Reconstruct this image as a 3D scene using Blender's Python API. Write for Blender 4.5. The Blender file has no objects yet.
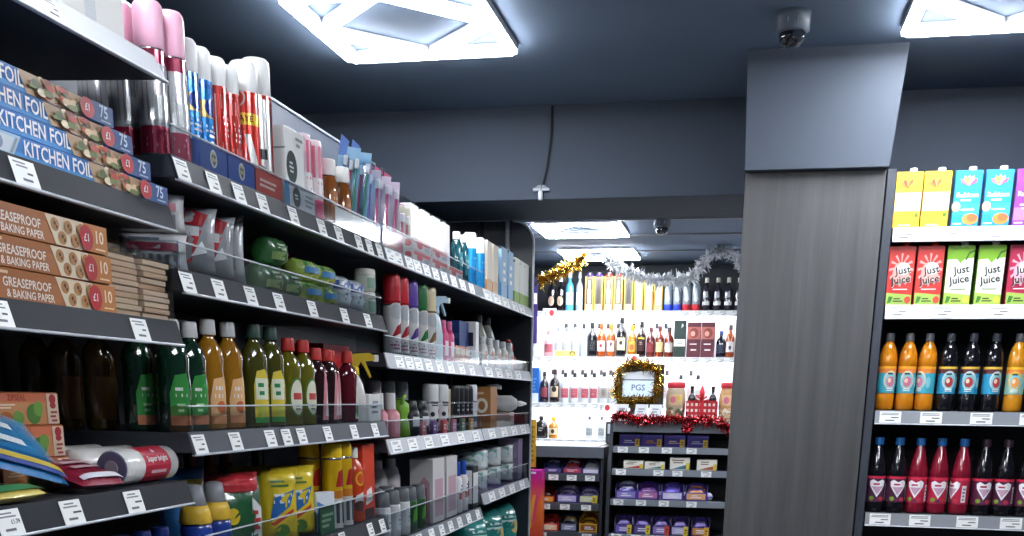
import bpy, bmesh, math, random
from mathutils import Vector, Matrix
random.seed(7)
C = bpy.context.scene.collection
PI = math.pi
H = 1.55                      # eye height of the photographer above the floor

# ------------------------------------------------------------------ materials
_MC = {}
def lin(c):
    return c / 12.92 if c <= .04045 else ((c + .055) / 1.055) ** 2.4
def rgb(h):
    h = h.lstrip('#')
    return tuple(lin(int(h[i:i + 2], 16) / 255) for i in (0, 2, 4)) + (1,)
def M(h, rough=.45, metal=0., kind='', spec=.5):
    key = (h, rough, metal, kind, spec)
    if key in _MC: return _MC[key]
    m = bpy.data.materials.new('paint_' + h.strip('#') + ('_' + kind if kind else ''))
    m.use_nodes = True
    nt = m.node_tree; b = nt.nodes['Principled BSDF']
    b.inputs['Base Color'].default_value = rgb(h)
    b.inputs['Roughness'].default_value = rough
    b.inputs['Metallic'].default_value = metal
    b.inputs['Specular IOR Level'].default_value = spec
    _MC[key] = m
    if kind == 'gloss':
        b.inputs['Coat Weight'].default_value = .6; b.inputs['Coat Roughness'].default_value = .08
    elif kind == 'film':      # crinkled plastic film over print
        n = nt.nodes.new('ShaderNodeTexNoise'); n.inputs['Scale'].default_value = 45
        co = nt.nodes.new('ShaderNodeTexCoord'); nt.links.new(co.outputs['Object'], n.inputs['Vector'])
        bp = nt.nodes.new('ShaderNodeBump'); bp.inputs['Strength'].default_value = .5; bp.inputs['Distance'].default_value = .006
        nt.links.new(n.outputs['Fac'], bp.inputs['Height']); nt.links.new(bp.outputs['Normal'], b.inputs['Normal'])
        b.inputs['Coat Weight'].default_value = .8; b.inputs['Coat Roughness'].default_value = .1
    elif kind == 'ripple':    # moulded, faceted clear plastic around a liquid
        n = nt.nodes.new('ShaderNodeTexVoronoi'); n.inputs['Scale'].default_value = 42
        co = nt.nodes.new('ShaderNodeTexCoord'); nt.links.new(co.outputs['Object'], n.inputs['Vector'])
        bp = nt.nodes.new('ShaderNodeBump'); bp.inputs['Strength'].default_value = .2; bp.inputs['Distance'].default_value = .006
        nt.links.new(n.outputs['Distance'], bp.inputs['Height']); nt.links.new(bp.outputs['Normal'], b.inputs['Normal']); nt.links.new(bp.outputs['Normal'], b.inputs['Coat Normal'])
        b.inputs['Coat Weight'].default_value = 1; b.inputs['Coat Roughness'].default_value = .03
    elif kind == 'liquid':
        b.inputs['Coat Weight'].default_value = .9; b.inputs['Coat Roughness'].default_value = .04
        b.inputs['Transmission Weight'].default_value = .25; b.inputs['IOR'].default_value = 1.35
    elif kind == 'wall':      # painted plaster: faint mottling
        n = nt.nodes.new('ShaderNodeTexNoise'); n.inputs['Scale'].default_value = 2.5; n.inputs['Detail'].default_value = 5
        co = nt.nodes.new('ShaderNodeTexCoord'); nt.links.new(co.outputs['Object'], n.inputs['Vector'])
        mx = nt.nodes.new('ShaderNodeMix'); mx.data_type = 'RGBA'
        c = rgb(h); mx.inputs[6].default_value = tuple(x * .88 for x in c[:3]) + (1,); mx.inputs[7].default_value = tuple(x * 1.12 for x in c[:3]) + (1,)
        nt.links.new(n.outputs['Fac'], mx.inputs[0]); nt.links.new(mx.outputs[2], b.inputs['Base Color'])
        n2 = nt.nodes.new('ShaderNodeTexNoise'); n2.inputs['Scale'].default_value = 120
        nt.links.new(co.outputs['Object'], n2.inputs['Vector'])
        bp = nt.nodes.new('ShaderNodeBump'); bp.inputs['Strength'].default_value = .08
        nt.links.new(n2.outputs['Fac'], bp.inputs['Height']); nt.links.new(bp.outputs['Normal'], b.inputs['Normal'])
    elif kind == 'wood':      # grey wood-grain laminate, grain upright
        co = nt.nodes.new('ShaderNodeTexCoord'); mp = nt.nodes.new('ShaderNodeMapping')
        mp.inputs['Scale'].default_value = (16, 16, .7)
        nt.links.new(co.outputs['Object'], mp.inputs['Vector'])
        n = nt.nodes.new('ShaderNodeTexNoise'); n.inputs['Scale'].default_value = 1.6; n.inputs['Detail'].default_value = 8; n.inputs['Roughness'].default_value = .65
        nt.links.new(mp.outputs['Vector'], n.inputs['Vector'])
        cr = nt.nodes.new('ShaderNodeValToRGB'); c = rgb(h)
        cr.color_ramp.elements[0].position = .32; cr.color_ramp.elements[1].position = .72
        cr.color_ramp.elements[0].color = tuple(x * .72 for x in c[:3]) + (1,); cr.color_ramp.elements[1].color = tuple(x * 1.25 for x in c[:3]) + (1,)
        nt.links.new(n.outputs['Fac'], cr.inputs['Fac']); nt.links.new(cr.outputs['Color'], b.inputs['Base Color'])
    elif kind == 'tile':
        co = nt.nodes.new('ShaderNodeTexCoord'); br = nt.nodes.new('ShaderNodeTexBrick')
        nt.links.new(co.outputs['Object'], br.inputs['Vector']); br.offset = 0
        br.inputs['Scale'].default_value = 2.2; br.inputs['Mortar Size'].default_value = .008
        c = rgb(h); br.inputs['Color1'].default_value = c; br.inputs['Color2'].default_value = tuple(x * .93 for x in c[:3]) + (1,)
        br.inputs['Mortar'].default_value = tuple(x * .5 for x in c[:3]) + (1,)
        nt.links.new(br.outputs['Color'], b.inputs['Base Color'])
    return m
def emit(h, s):
    key = ('e', h, s)
    if key in _MC: return _MC[key]
    m = bpy.data.materials.new('glow_' + h.strip('#')); m.use_nodes = True
    b = m.node_tree.nodes['Principled BSDF']
    b.inputs['Base Color'].default_value = rgb(h)
    b.inputs['Emission Color'].default_value = rgb(h); b.inputs['Emission Strength'].default_value = s
    _MC[key] = m
    return m
def clear(h='#ffffff', gloss=.12, name='acrylic'):
    key = ('c', h, gloss, name)
    if key in _MC: return _MC[key]
    m = bpy.data.materials.new('clear_' + name); m.use_nodes = True
    nt = m.node_tree; nt.nodes.clear()
    out = nt.nodes.new('ShaderNodeOutputMaterial'); t = nt.nodes.new('ShaderNodeBsdfTransparent'); t.inputs['Color'].default_value = rgb(h)
    g = nt.nodes.new('ShaderNodeBsdfGlossy'); g.inputs['Roughness'].default_value = .08
    mx = nt.nodes.new('ShaderNodeMixShader')
    fr = nt.nodes.new('ShaderNodeLayerWeight'); fr.inputs['Blend'].default_value = .5
    pw = nt.nodes.new('ShaderNodeMath'); pw.operation = 'POWER'; pw.inputs[1].default_value = 5
    ad = nt.nodes.new('ShaderNodeMath'); ad.operation = 'ADD'; ad.inputs[1].default_value = gloss; ad.use_clamp = True
    sc_ = nt.nodes.new('ShaderNodeMath'); sc_.operation = 'MULTIPLY'; sc_.inputs[1].default_value = .35
    nt.links.new(fr.outputs['Facing'], pw.inputs[0]); nt.links.new(pw.outputs[0], sc_.inputs[0]); nt.links.new(sc_.outputs[0], ad.inputs[0]); nt.links.new(ad.outputs[0], mx.inputs['Fac'])
    nt.links.new(t.outputs[0], mx.inputs[1]); nt.links.new(g.outputs[0], mx.inputs[2]); nt.links.new(mx.outputs[0], out.inputs['Surface'])
    _MC[key] = m
    return m
def mt(c):                    # colour string or material
    if isinstance(c, str):
        return M(c, .38)
    return c

# ------------------------------------------------------------------ mesh building
_TX = {}
def glyphs(s, bold=.018):
    """flat mesh of a line of lettering, unit size, centred"""
    if (s, bold) in _TX: return _TX[s, bold]
    cu = bpy.data.curves.new('lettering', 'FONT'); cu.body = s; cu.size = 1; cu.resolution_u = 2; cu.offset = bold
    cu.align_x = 'CENTER'; cu.align_y = 'CENTER'
    o = bpy.data.objects.new('lettering', cu); C.objects.link(o)
    bpy.context.view_layer.update()
    me = o.to_mesh()
    r = ([tuple(v.co) for v in me.vertices], [tuple(p.vertices) for p in me.polygons])
    o.to_mesh_clear(); bpy.data.objects.remove(o); bpy.data.curves.remove(cu)
    _TX[s, bold] = r
    return r
_RB = {}
def rbox_geo(sx, sy, sz, bev, seg):
    k = (round(sx, 4), round(sy, 4), round(sz, 4), bev, seg)
    if k in _RB: return _RB[k]
    bm = bmesh.new(); bmesh.ops.create_cube(bm, size=1)
    for v in bm.verts: v.co = (v.co.x * sx, v.co.y * sy, v.co.z * sz)
    bmesh.ops.bevel(bm, geom=list(bm.edges), offset=bev, segments=seg, affect='EDGES', profile=.5)
    bm.verts.index_update()
    r = ([tuple(v.co) for v in bm.verts], [tuple(v.index for v in f.verts) for f in bm.faces])
    bm.free(); _RB[k] = r
    return r
class MB:
    def __init__(s): s.v = []; s.f = []; s.m = []; s.sm = []; s.mats = []
    def mi(s, c):
        m = mt(c)
        if m not in s.mats: s.mats.append(m)
        return s.mats.index(m)
    def add(s, vs, fs, c, smooth=False, xf=None):
        n = len(s.v); i = s.mi(c)
        s.v += [tuple(xf @ Vector(v)) for v in vs] if xf else [tuple(v) for v in vs]
        for f in fs: s.f.append(tuple(k + n for k in f)); s.m.append(i); s.sm.append(smooth)
        return s
    def box(s, x0, x1, y0, y1, z0, z1, c, bev=.0015, seg=1, xf=None):
        sx, sy, sz = abs(x1 - x0), abs(y1 - y0), abs(z1 - z0)
        b = min(bev, .4 * min(sx, sy, sz))
        vs, fs = rbox_geo(sx, sy, sz, round(b, 5), seg)
        cx, cy, cz = (x0 + x1) / 2, (y0 + y1) / 2, (z0 + z1) / 2
        return s.add([(v[0] + cx, v[1] + cy, v[2] + cz) for v in vs], fs, c, False, xf)
    def lathe(s, prof, c, seg=20, cx=0, cy=0, sx=1, sy=1, xf=None, smooth=True):
        """prof: [(r, z)] or [(r, z, colour of the band above)]; closed with caps"""
        n = len(prof); vs = []
        for p in prof:
            for k in range(seg):
                a = 2 * PI * k / seg
                vs.append((cx + p[0] * math.cos(a) * sx, cy + p[0] * math.sin(a) * sy, p[1]))
        cur = c
        for i in range(n - 1):
            if len(prof[i]) > 2: cur = prof[i][2]
            fs = [(i * seg + k, i * seg + (k + 1) % seg, (i + 1) * seg + (k + 1) % seg, (i + 1) * seg + k) for k in range(seg)]
            base = len(s.v)
            if i == 0:
                s.add(vs, [], cur, xf=xf); s._b = base
            b0 = s._b; mi = s.mi(cur)
            for f in fs: s.f.append(tuple(q + b0 for q in f)); s.m.append(mi); s.sm.append(smooth)
        b0 = s._b
        s.f.append(tuple(b0 + k for k in reversed(range(seg)))); s.m.append(s.mi(prof[0][2] if len(prof[0]) > 2 else c)); s.sm.append(False)
        s.f.append(tuple(b0 + (n - 1) * seg + k for k in range(seg))); s.m.append(s.mi(cur)); s.sm.append(False)
        return s
    def tube(s, pts, r, c, seg=8, xf=None):
        pts = [Vector(p) for p in pts]; n = len(pts); vs = []; up = Vector((0, 0, 1))
        for i, p in enumerate(pts):
            t = (pts[min(i + 1, n - 1)] - pts[max(i - 1, 0)]).normalized()
            a = t.cross(up if abs(t.z) < .95 else Vector((1, 0, 0))).normalized(); b = t.cross(a)
            rr = r[i] if isinstance(r, (list, tuple)) else r
            vs += [tuple(p + a * rr * math.cos(2 * PI * k / seg) + b * rr * math.sin(2 * PI * k / seg)) for k in range(seg)]
        fs = [(i * seg + k, (i + 1) * seg + k, (i + 1) * seg + (k + 1) % seg, i * seg + (k + 1) % seg) for i in range(n - 1) for k in range(seg)]
        fs += [tuple(range(seg)), tuple((n - 1) * seg + k for k in reversed(range(seg)))]
        return s.add(vs, fs, c, True, xf)
    def prism(s, poly, y0, y1, c, axis='y', xf=None):
        """extrude a polygon (a, b) in xz along y (axis 'y') or in yz along x (axis 'x') or xy along z"""
        n = len(poly)
        mk = {'y': lambda a, b, t: (a, t, b), 'x': lambda a, b, t: (t, a, b), 'z': lambda a, b, t: (a, b, t)}[axis]
        vs = [mk(a, b, y0) for a, b in poly] + [mk(a, b, y1) for a, b in poly]
        fs = [tuple(range(n)), tuple(reversed(range(n, 2 * n)))] + [(k, n + k, n + (k + 1) % n, (k + 1) % n) for k in range(n)]
        return s.add(vs, fs, c, False, xf)
    def pillow(s, w, d, h, c, n=10, m=12, pinch=.06, seed=0, crimp=True, flat=.0, xf=None):
        """filled film bag standing on z=0: full in the middle, flat crimped seams at top and bottom"""
        rn = random.Random(seed); vs = []; ring = 2 * n
        for j in range(m + 1):
            v = j / m
            e = max(0., 1 - abs(2 * v - 1) ** (3.2 if flat == 0 else 6)); th = d / 2 * (e ** .55) + .0012
            ww = w / 2 * (1 - .07 * e)
            for k in range(ring):
                t = k / n
                if k < n: u = -1 + 2 * (k / n); sg = -1
                else: u = 1 - 2 * ((k - n) / n); sg = 1
                q = max(0., 1 - abs(u) ** 3)
                jit = rn.uniform(-1, 1) * .05 * d
                vs.append((u * ww, sg * (th * q ** .6) + (jit if 0 < v < 1 else 0) * q, v * h + (rn.uniform(-.012, .012) * h if crimp and v == 1 else 0)))
        fs = [(j * ring + k, j * ring + (k + 1) % ring, (j + 1) * ring + (k + 1) % ring, (j + 1) * ring + k) for j in range(m) for k in range(ring)]
        fs += [tuple(reversed(range(ring))), tuple(m * ring + k for k in range(ring))]
        return s.add(vs, fs, c, True, xf)
    def decor(s, items, F, e=.0002, step=.006, k0=1):
        """flat printing on a surface: F(u, v, lift) maps print coordinates to a point on it"""
        for k, it in enumerate(items):
            L = e * (k + k0); t = it[0]
            if t == 'r':
                _, u0, v0, u1, v1, c = it; n = max(1, int(abs(u1 - u0) / step))
                vs = [F(u0 + (u1 - u0) * i / n, v, L) for i in range(n + 1) for v in (v0, v1)]
                s.add(vs, [(2 * i, 2 * i + 2, 2 * i + 3, 2 * i + 1) for i in range(n)], c)
            elif t == 'o':
                _, u, v, ru, rv, c = it; n = 12; vs = []
                for i in range(n + 1):
                    a = PI * i / n; uu = u - ru * math.cos(a); dv = rv * math.sin(a)
                    vs += [F(uu, v - dv, L), F(uu, v + dv, L)]
                s.add(vs, [(2 * i, 2 * i + 2, 2 * i + 3, 2 * i + 1) for i in range(n)], c)
            elif t == 'p':
                _, pts, c = it
                if not getattr(F, 'curved', False): s.add([F(u, v, L) for u, v in pts], [tuple(range(len(pts)))], c); continue
                ua, ub = min(q[0] for q in pts), max(q[0] for q in pts); us = sorted({q[0] for q in pts} | {ua + (ub - ua) * i / 10 for i in range(11)}); vs = []
                for u in us:      # upright slices, so that the print follows the curve
                    hit = []
                    for a, b in zip(pts, pts[1:] + pts[:1]):
                        if min(a[0], b[0]) - 1e-9 <= u <= max(a[0], b[0]) + 1e-9:
                            hit += [a[1], b[1]] if abs(a[0] - b[0]) < 1e-9 else [a[1] + (b[1] - a[1]) * (u - a[0]) / (b[0] - a[0])]
                    vs += [F(u, min(hit), L), F(u, max(hit), L)]
                s.add(vs, [(2 * i, 2 * i + 2, 2 * i + 3, 2 * i + 1) for i in range(len(us) - 1)], c)
            elif t == 't':
                _, st, u, v, size, c = it[:6]; rot = it[6] if len(it) > 6 else 0; xs = it[7] if len(it) > 7 else 1
                vs, fs = glyphs(st); cs, sn = math.cos(rot), math.sin(rot)
                s.add([F(u + size * (x * xs * cs - y * sn), v + size * (x * xs * sn + y * cs), L + .0003) for x, y, _z in vs], fs, c)
            elif t == 'bars':   # illegible small print
                _, u0, v0, u1, v1, n, c = it; rn = random.Random(int(1e5 * (abs(u0) + abs(v0))) + n)
                hh = (v1 - v0) / n
                for i in range(n):
                    a = rn.uniform(.0, .2); b = rn.uniform(.6, 1)
                    vs = [F(u0 + (u1 - u0) * q, v, L) for q in (a, (a + b) / 2, b) for v in (v0 + hh * i + hh * .2, v0 + hh * i + hh * .7)]
                    s.add(vs, [(0, 2, 3, 1), (2, 4, 5, 3)], c)
            elif t == 'stripes':
                _, u0, v0, u1, v1, n, c = it; w = (u1 - u0) / (2 * n)
                for i in range(n):
                    a = u0 + w * 2 * i
                    s.add([F(a, v0, L), F(a + w, v0, L), F(a + w, v1, L), F(a, v1, L)], [(0, 1, 2, 3)], c)
        return s
    def build(s, name, parent=None, loc=None):
        me = bpy.data.meshes.new(name); me.from_pydata(s.v, [], s.f)
        for m in s.mats: me.materials.append(m)
        me.polygons.foreach_set('material_index', s.m); me.polygons.foreach_set('use_smooth', s.sm); me.update()
        o = bpy.data.objects.new(name, me); C.objects.link(o)
        if parent: o.parent = parent
        if loc: o.location = loc
        return o
def flat(d):                  # front face of a box of depth d (front looks to -y)
    return lambda u, v, L: (u, -d / 2 - L, v)
def side(w):                  # its left face (looks to -x); u runs along y, left to right as seen
    return lambda u, v, L: (-w / 2 - L, -u, v)
def cyl(r, sx=1, sy=1):
    f = lambda u, v, L: ((r + L) * math.sin(u / r) * sx, -(r + L) * math.cos(u / r) * sy, v)
    f.curved = True; return f

# ------------------------------------------------------------------ things
def empty(name, loc=(0, 0, 0), rz=0):
    o = bpy.data.objects.new(name, None); C.objects.link(o); o.location = loc; o.rotation_euler = (0, 0, rz); o.empty_display_size = .05
    return o
def tag(o, label, cat, group=None, kind=None):
    o['label'] = label; o['category'] = cat
    if group: o['group'] = group
    if kind: o['kind'] = kind
    return o
def struct(name, mb):
    o = mb.build(name); o['kind'] = 'structure'
    return o
ORD = 'first second third fourth fifth sixth seventh eighth ninth tenth eleventh twelfth'.split()
KIDS = {}
class Kind:
    """one kind of product: the first put() moves the original, the next ones copy it and its parts"""
    def __init__(s, root, cat, *parts):
        s.root = root; s.cat = cat; s.used = False; s.parts = list(parts)
        for p in parts: p.parent = root
    def put(s, loc, rz, label, group=None, tilt=None):
        if not s.used:
            o = s.root; s.used = True
        else:
            o = s.root.copy(); C.objects.link(o)
            for k in ('label', 'category', 'group'):
                if k in o.keys(): del o[k]
            for p in s.parts:
                q = p.copy(); C.objects.link(q); q.parent = o
        o.location = loc; o.rotation_euler = (tilt[0], tilt[1], rz) if tilt else (0, 0, rz)
        tag(o, label, s.cat, group)
        return o
LR = PI / 2                   # products on the left-hand shelves face the aisle (+x)
def row(kind, locs, rz, fmt, group, jit=.08, tilt=None):
    """put a run of one kind; {o} in fmt becomes the ordinal along the run"""
    for i, l in enumerate(locs):
        kind.put(l, rz + random.uniform(-jit, jit), fmt.replace('{o}', ORD[i]), group if len(locs) > 1 else None, tilt)
# ------------------------------------------------------------------ product makers (stand on z=0, front towards -y)
def spray_can(h, d, body, cap, prints=(), capr=.5, caph=.26, base='#b9bcc0', name='spray_can', cat='spray can', label_col=None, gold=None):
    r = d / 2; hb = h * (1 - caph)
    b = MB(); B = M(body, .2, .3, 'gloss')
    b.lathe([(r * .9, 0, M(base, .25, .9)), (r * .98, .003, M(base, .25, .9)), (r, .008, B), (r, hb - .016, M(base, .2, .9)), (r * .97, hb - .010), (r * .8, hb - .002), (r * .78, hb + .004)], B, 24)
    root = b.build(name)
    c = MB(); c.lathe([(r * .97, hb - .011), (r * 1.0, hb - .008), (r * .99, h - .014), (r * .94, h - .005), (r * .8, h)], M(cap, .35), 24) if capr == .5 else c.lathe([(r * .8, hb - .004), (r * capr, hb), (r * capr * .94, h - .006), (r * capr * .8, h)], M(cap, .35), 20)
    parts = [c.build('cap')]
    if prints:
        gl_ = lambda c: M(c, .2, .3, 'gloss') if isinstance(c, str) else c
        l = MB(); l.decor([tuple(gl_(q) if isinstance(q, str) and q.startswith('#') else q for q in it) for it in prints], cyl(r), k0=1); parts.append(l.build('label'))
    return Kind(root, cat, *parts)
def carton(w, d, h, col, prints=(), sides=(), name='carton', cat='box', kindm=None, top=None):
    b = MB(); b.box(-w / 2, w / 2, -d / 2, d / 2, 0, h, kindm or M(col, .42), .0014)
    # closing flap seam on top and the glued edge
    b.box(-w / 2 + .003, w / 2 - .003, -.0008, .0008, h - .0004, h + .0006, top or M(col, .5), .0003)
    if prints: b.decor(prints, flat(d))
    if sides: b.decor(sides, side(w))
    return Kind(b.build(name), cat)
def bottle(prof, col, cap, capcol, prints=(), name='bottle', cat='bottle', sy=1., lr=None, seg=20, capseg=14, extra=None, mat=None):
    """prof: [(r, z)] up to the neck; cap: (r, z0, z1[, r_top])"""
    b = MB(); b.lathe(prof, mat or M(col, .12, 0, 'liquid'), seg, sy=sy)
    root = b.build(name)
    c = MB(); rt = cap[3] if len(cap) > 3 else cap[0] * .94
    c.lathe([(cap[0], cap[1]), (cap[0] * 1.02, cap[1] + .002), ((cap[0] + rt) / 2, cap[2] - .004), (rt, cap[2] - .001), (rt * .85, cap[2])], M(capcol, .4), capseg, sy=max(sy, .8))
    parts = [c.build('cap')]
    if prints:
        r = (lr or max(p[0] for p in prof)) + .0004
        l = MB(); l.decor(prints, cyl(r, 1, sy)); parts.append(l.build('label'))
    if extra: parts += extra
    return Kind(root, cat, *parts)
def tray(w, d, h, col, prints=(), name='display_tray'):
    """shelf-ready card tray, open at the top"""
    t = .002; b = MB(); m = M(col, .6)
    b.box(-w / 2, w / 2, -d / 2, d / 2, 0, t, m); b.box(-w / 2, w / 2, -d / 2, -d / 2 + t, 0, h, m); b.box(-w / 2, w / 2, d / 2 - t, d / 2, 0, h * 1.2, m)
    for sg in (-1, 1):
        b.prism([(-d / 2, 0), (d / 2, 0), (d / 2, h * 1.2), (-d / 2, h)], sg * w / 2 - (t if sg > 0 else 0), sg * w / 2 + (t if sg < 0 else 0), m, 'x')
    if prints: b.decor(prints, flat(d))
    return Kind(b.build(name), 'tray')
def pouch(w, d, h, col, prints=(), name='pouch', cat='bag', seed=1, flatk=0., bulge=.9):
    b = MB(); b.pillow(w, d, h, M(col, .35, 0, 'film'), seed=seed, flat=flatk)
    parts = []
    if prints:
        def F(u, v, L):
            e = max(0., 1 - abs(2 * v / h - 1) ** (3.2 if flatk == 0 else 6)); q = max(0., 1 - abs(u / (w / 2)) ** 3)
            return (u, -(d / 2 * e ** .55 * q ** .6) - .003 - L, v)
        F.curved = True; l = MB()
        for it in prints:
            l.decor([it], F, k0=1 + prints.index(it), step=.01)
        parts.append(l.build('label'))
    return Kind(b.build(name), cat, *parts)
def blister(w, h, card, bits, name='blister_pack', cat='pack', tip=None):
    """hanging card with a clear bubble over small goods; bits: [(x, y-depth, z0, z1, r, colour)]"""
    b = MB(); b.box(-w / 2, w / 2, 0, .0012, 0, h, M(card, .4))
    if tip: b.prism([(-w / 2, h * .9), (-w / 2 + .02, h * .9), (-w / 2 + .026, h * 1.06), (-w / 2 + .004, h * 1.13)], -.001, 0, M(tip, .4))
    root = b.build(name); parts = []
    for x, z0, z1, r, c, x2 in bits:
        q = MB(); zm = z0 + (z1 - z0) * .7
        q.tube([(x, -.009, z0), (x, -.009, (z0 + zm) / 2), (x + x2 * .4, -.010, zm), (x + x2, -.008, z1)], [r * .7, r, r * .6, r * .8], M(c, .3, 0, 'gloss'), 8)
        q.box(x + x2 - r * 1.1, x + x2 + r * 1.1, -.019, -.008, z1 - .024, z1, M('#f3f5f8', .6))
        parts.append(q.build('toothbrush'))
    k = MB(); k.box(-w / 2 + .003, w / 2 - .003, -.022, -.001, h * .04, h * .86, clear('#fbfdff', .10, 'film'), .006, 2)
    parts.append(k.build('clear_bubble'))
    return Kind(root, cat, *parts)
def tetra(w, d, h, col, prints, capcol, topcol=None, name='juice_carton'):
    """drink brick with a sloping folded top seam and a screw cap"""
    b = MB(); m = M(col, .3, 0, 'gloss')
    b.box(-w / 2, w / 2, -d / 2, d / 2, 0, h, m, .002)
    b.box(-w / 2 + .002, w / 2 - .002, -.003, .004, h - .001, h + .006, M(topcol or col, .4), .001)
    for sg in (-1, 1): b.prism([(sg * w / 2, h - .002), (sg * w / 2, h - .04), (sg * (w / 2 + .0015), h - .004)], -d * .4, d * .4, m)
    b.decor(prints, flat(d))
    root = b.build(name)
    c = MB(); c.lathe([(.013, h - .002), (.0135, h), (.0125, h + .012), (.011, h + .0135)], M(capcol, .4), 16, cx=.012, cy=-d * .18)
    return Kind(root, 'juice carton', c.build('cap'))
# ------------------------------------------------------------------ the shop
SLATE = M('#444d5a', .7, 0, 'wall', .3); CEIL = M('#6a7a8e', .75, 0, 'wall', .3); DARK = M('#23262c', .45); BLACK = M('#15171b', .4)
CZ = H + 1.15                 # ceiling
def bx(x0, x1, y0, y1, z0, z1, m, bev=.0): 
    return MB().box(x0, x1, y0, y1, z0, z1, m, bev or .002)
struct('floor', bx(-3.4, 3.2, -3.2, 10.6, -.05, 0, M('#8d8f92', .35, 0, 'tile')))
struct('ceiling', bx(-3.4, 3.2, -3.2, 10.6, CZ, CZ + .08, CEIL))
struct('wall_left', bx(-3.4, -3.3, -3.2, 5.32, 0, CZ, SLATE))
struct('wall_far_left', bx(-2.1, -1.98, 5.22, 10.4, 0, CZ, SLATE))
struct('wall_left_return', bx(-3.4, -1.452, 5.275, 5.375, 0, CZ, SLATE))
struct('wall_right', bx(2.9, 3.0, -3.2, 10.4, 0, CZ, SLATE))
struct('wall_back', bx(-2.1, 3.0, 10.25, 10.4, 0, CZ, SLATE))
struct('wall_behind_camera', bx(-3.4, 3.0, -3.2, -3.1, 0, CZ, SLATE))
struct('wall_behind_drinks', bx(.43, 2.9, 4.74, 4.86, 0, CZ, SLATE))
struct('ceiling_beam', bx(-3.3, .43, 4.74, 5.27, H + .795, CZ, SLATE))
p = bx(-.044, .431, 4.19, 4.74, 0, H + .775, M('#4a4a4b', .5, 0, 'wood'))
struct('pillar_cladding', p)
p = MB(); zb_ = H + .775
p.add([(-.047, 4.15, zb_), (.434, 4.15, zb_), (.434, 4.74, zb_), (-.047, 4.74, zb_), (-.062, 4.145, CZ), (.462, 4.145, CZ), (.462, 4.74, CZ), (-.062, 4.74, CZ)],
      [(3, 2, 1, 0), (4, 5, 6, 7), (0, 1, 5, 4), (1, 2, 6, 5), (2, 3, 7, 6), (3, 0, 4, 7)], M('#454d59', .6, 0, 'wall', .35)); struct('pillar_boxing', p)
for i, y in enumerate((7.62, 8.32, 9.2)):
    struct('lit_joint_%d' % (i + 1), bx(-1.95, 2.9, y, y + .02, CZ - .012, CZ, M('#70737a', .35)))  # thin strips standing for ceiling joints that catch the light

# ---- ceiling lights: square LED frames with a diamond of light bars inside
GLOW = emit('#f4f8ff', 48.)
def light_panel(s=.6, sy=.62):
    root = empty('ceiling_light')
    t = .034; h = .03  # bars made wider to stand for the bloom around them
    def bar(a, b, w, m, z0, z1, name):
        mb = MB(); d = Vector((b[0] - a[0], b[1] - a[1], 0)); L = d.length; d.normalize(); n = Vector((-d.y, d.x, 0)) * (w / 2)
        A = Vector((a[0], a[1], 0)); B = Vector((b[0], b[1], 0))
        q = [A - n, B - n, B + n, A + n]
        mb.prism([(v.x, v.y) for v in q], z0, z1, m, 'z'); return mb.build(name, root)
    x, y = s / 2 - t / 2, sy / 2 - t / 2
    cs = [(-x, -y), (x, -y), (x, y), (-x, y)]; mids = [(0, -y), (x, 0), (0, y), (-x, 0)]
    parts = []
    for P in (cs, mids):
        for i in range(4):
            a, b = P[i], P[(i + 1) % 4]
            parts.append(bar(a, b, t + .008, M('#d9dde2', .4), -.021, 0, 'housing'))
            parts.append(bar(a, b, t, GLOW, -h, -.021, 'light_bar'))
    return Kind(root, 'ceiling light', *parts)
LK = light_panel()
LK.put((-1.125, 3.665, CZ), 0, 'bright square ceiling light with a diamond inside, above the left shelves', 'front ceiling lights')
LK.put((.715, 3.68, CZ), 0, 'bright square ceiling light above the drinks shelves, cut by the photo edge', 'front ceiling lights')
LK.put((-1.18, 7.95, CZ), 0, 'square ceiling light beyond the beam, the nearer of the two in the back', 'back ceiling lights')
LK.put((-1.22, 9.27, CZ), 0, 'square ceiling light beyond the beam, the farther, above the bottle shelves', 'back ceiling lights')
for x, y, w in ((-1.14, 1.2, 'over the nearest left shelves'), (.71, 1.3, 'on the drinks side, before the frame'), (-.2, -1.3, 'behind the photographer, added for fill')):  # the lamp behind the photographer is added to fill the lower shelves
    LK.put((x, y, CZ), 0, 'square ceiling light out of view ' + w, 'front ceiling lights')
for x, y, w in ((.9, 7.9, 'hidden behind the pillar'), (-1.0, 6.3, 'hidden by the beam, nearest to it'), (.6, 6.3, 'hidden by the beam on the pillar side')):  # unseen lamps added to brighten the back room
    LK.put((x, y, CZ), 0, 'square ceiling light added for fill, ' + w, 'back ceiling lights')

# ---- security cameras on the ceiling
def dome(name, label, x, y, r, white):
    root = empty(name, (x, y, CZ)); tag(root, label, 'security camera', 'ceiling security cameras')
    b = MB(); b.lathe([(r * .80, -.058), (r * .98, -.05), (r, -.012), (r, 0)], M(white, .35), 28); 
    b.build('collar', root)
    d = MB(); d.lathe([(r * .16, -.058 - r * .72), (r * .45, -.058 - r * .63), (r * .68, -.058 - r * .4), (r * .78, -.05)], M('#10141a', .08, 0, 'gloss'), 28); d.build('smoked_dome', root)
    l = MB(); l.lathe([(r * .3, 0), (r * .34, .004), (r * .34, .02)], M('#2b3038', .2), 16, xf=Matrix.Translation((r * .35, -r * .55, -.058 - r * .42)) @ Matrix.Rotation(math.radians(55), 4, 'X')); l.build('lens', root)
    s = MB(); s.box(-r * .3, r * .3, -r * .95, -r * .93, -.036, -.022, M('#c9ced6', .3)); s.build('bracket', root)
dome('security_camera', 'dark dome camera in pale collar under the ceiling before the pillar', .073, 3.80, .054, '#59636f')
dome('security_camera', 'small dome camera on the far ceiling beyond the beam', -.6, 7.66, .058, '#59626c')

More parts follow.
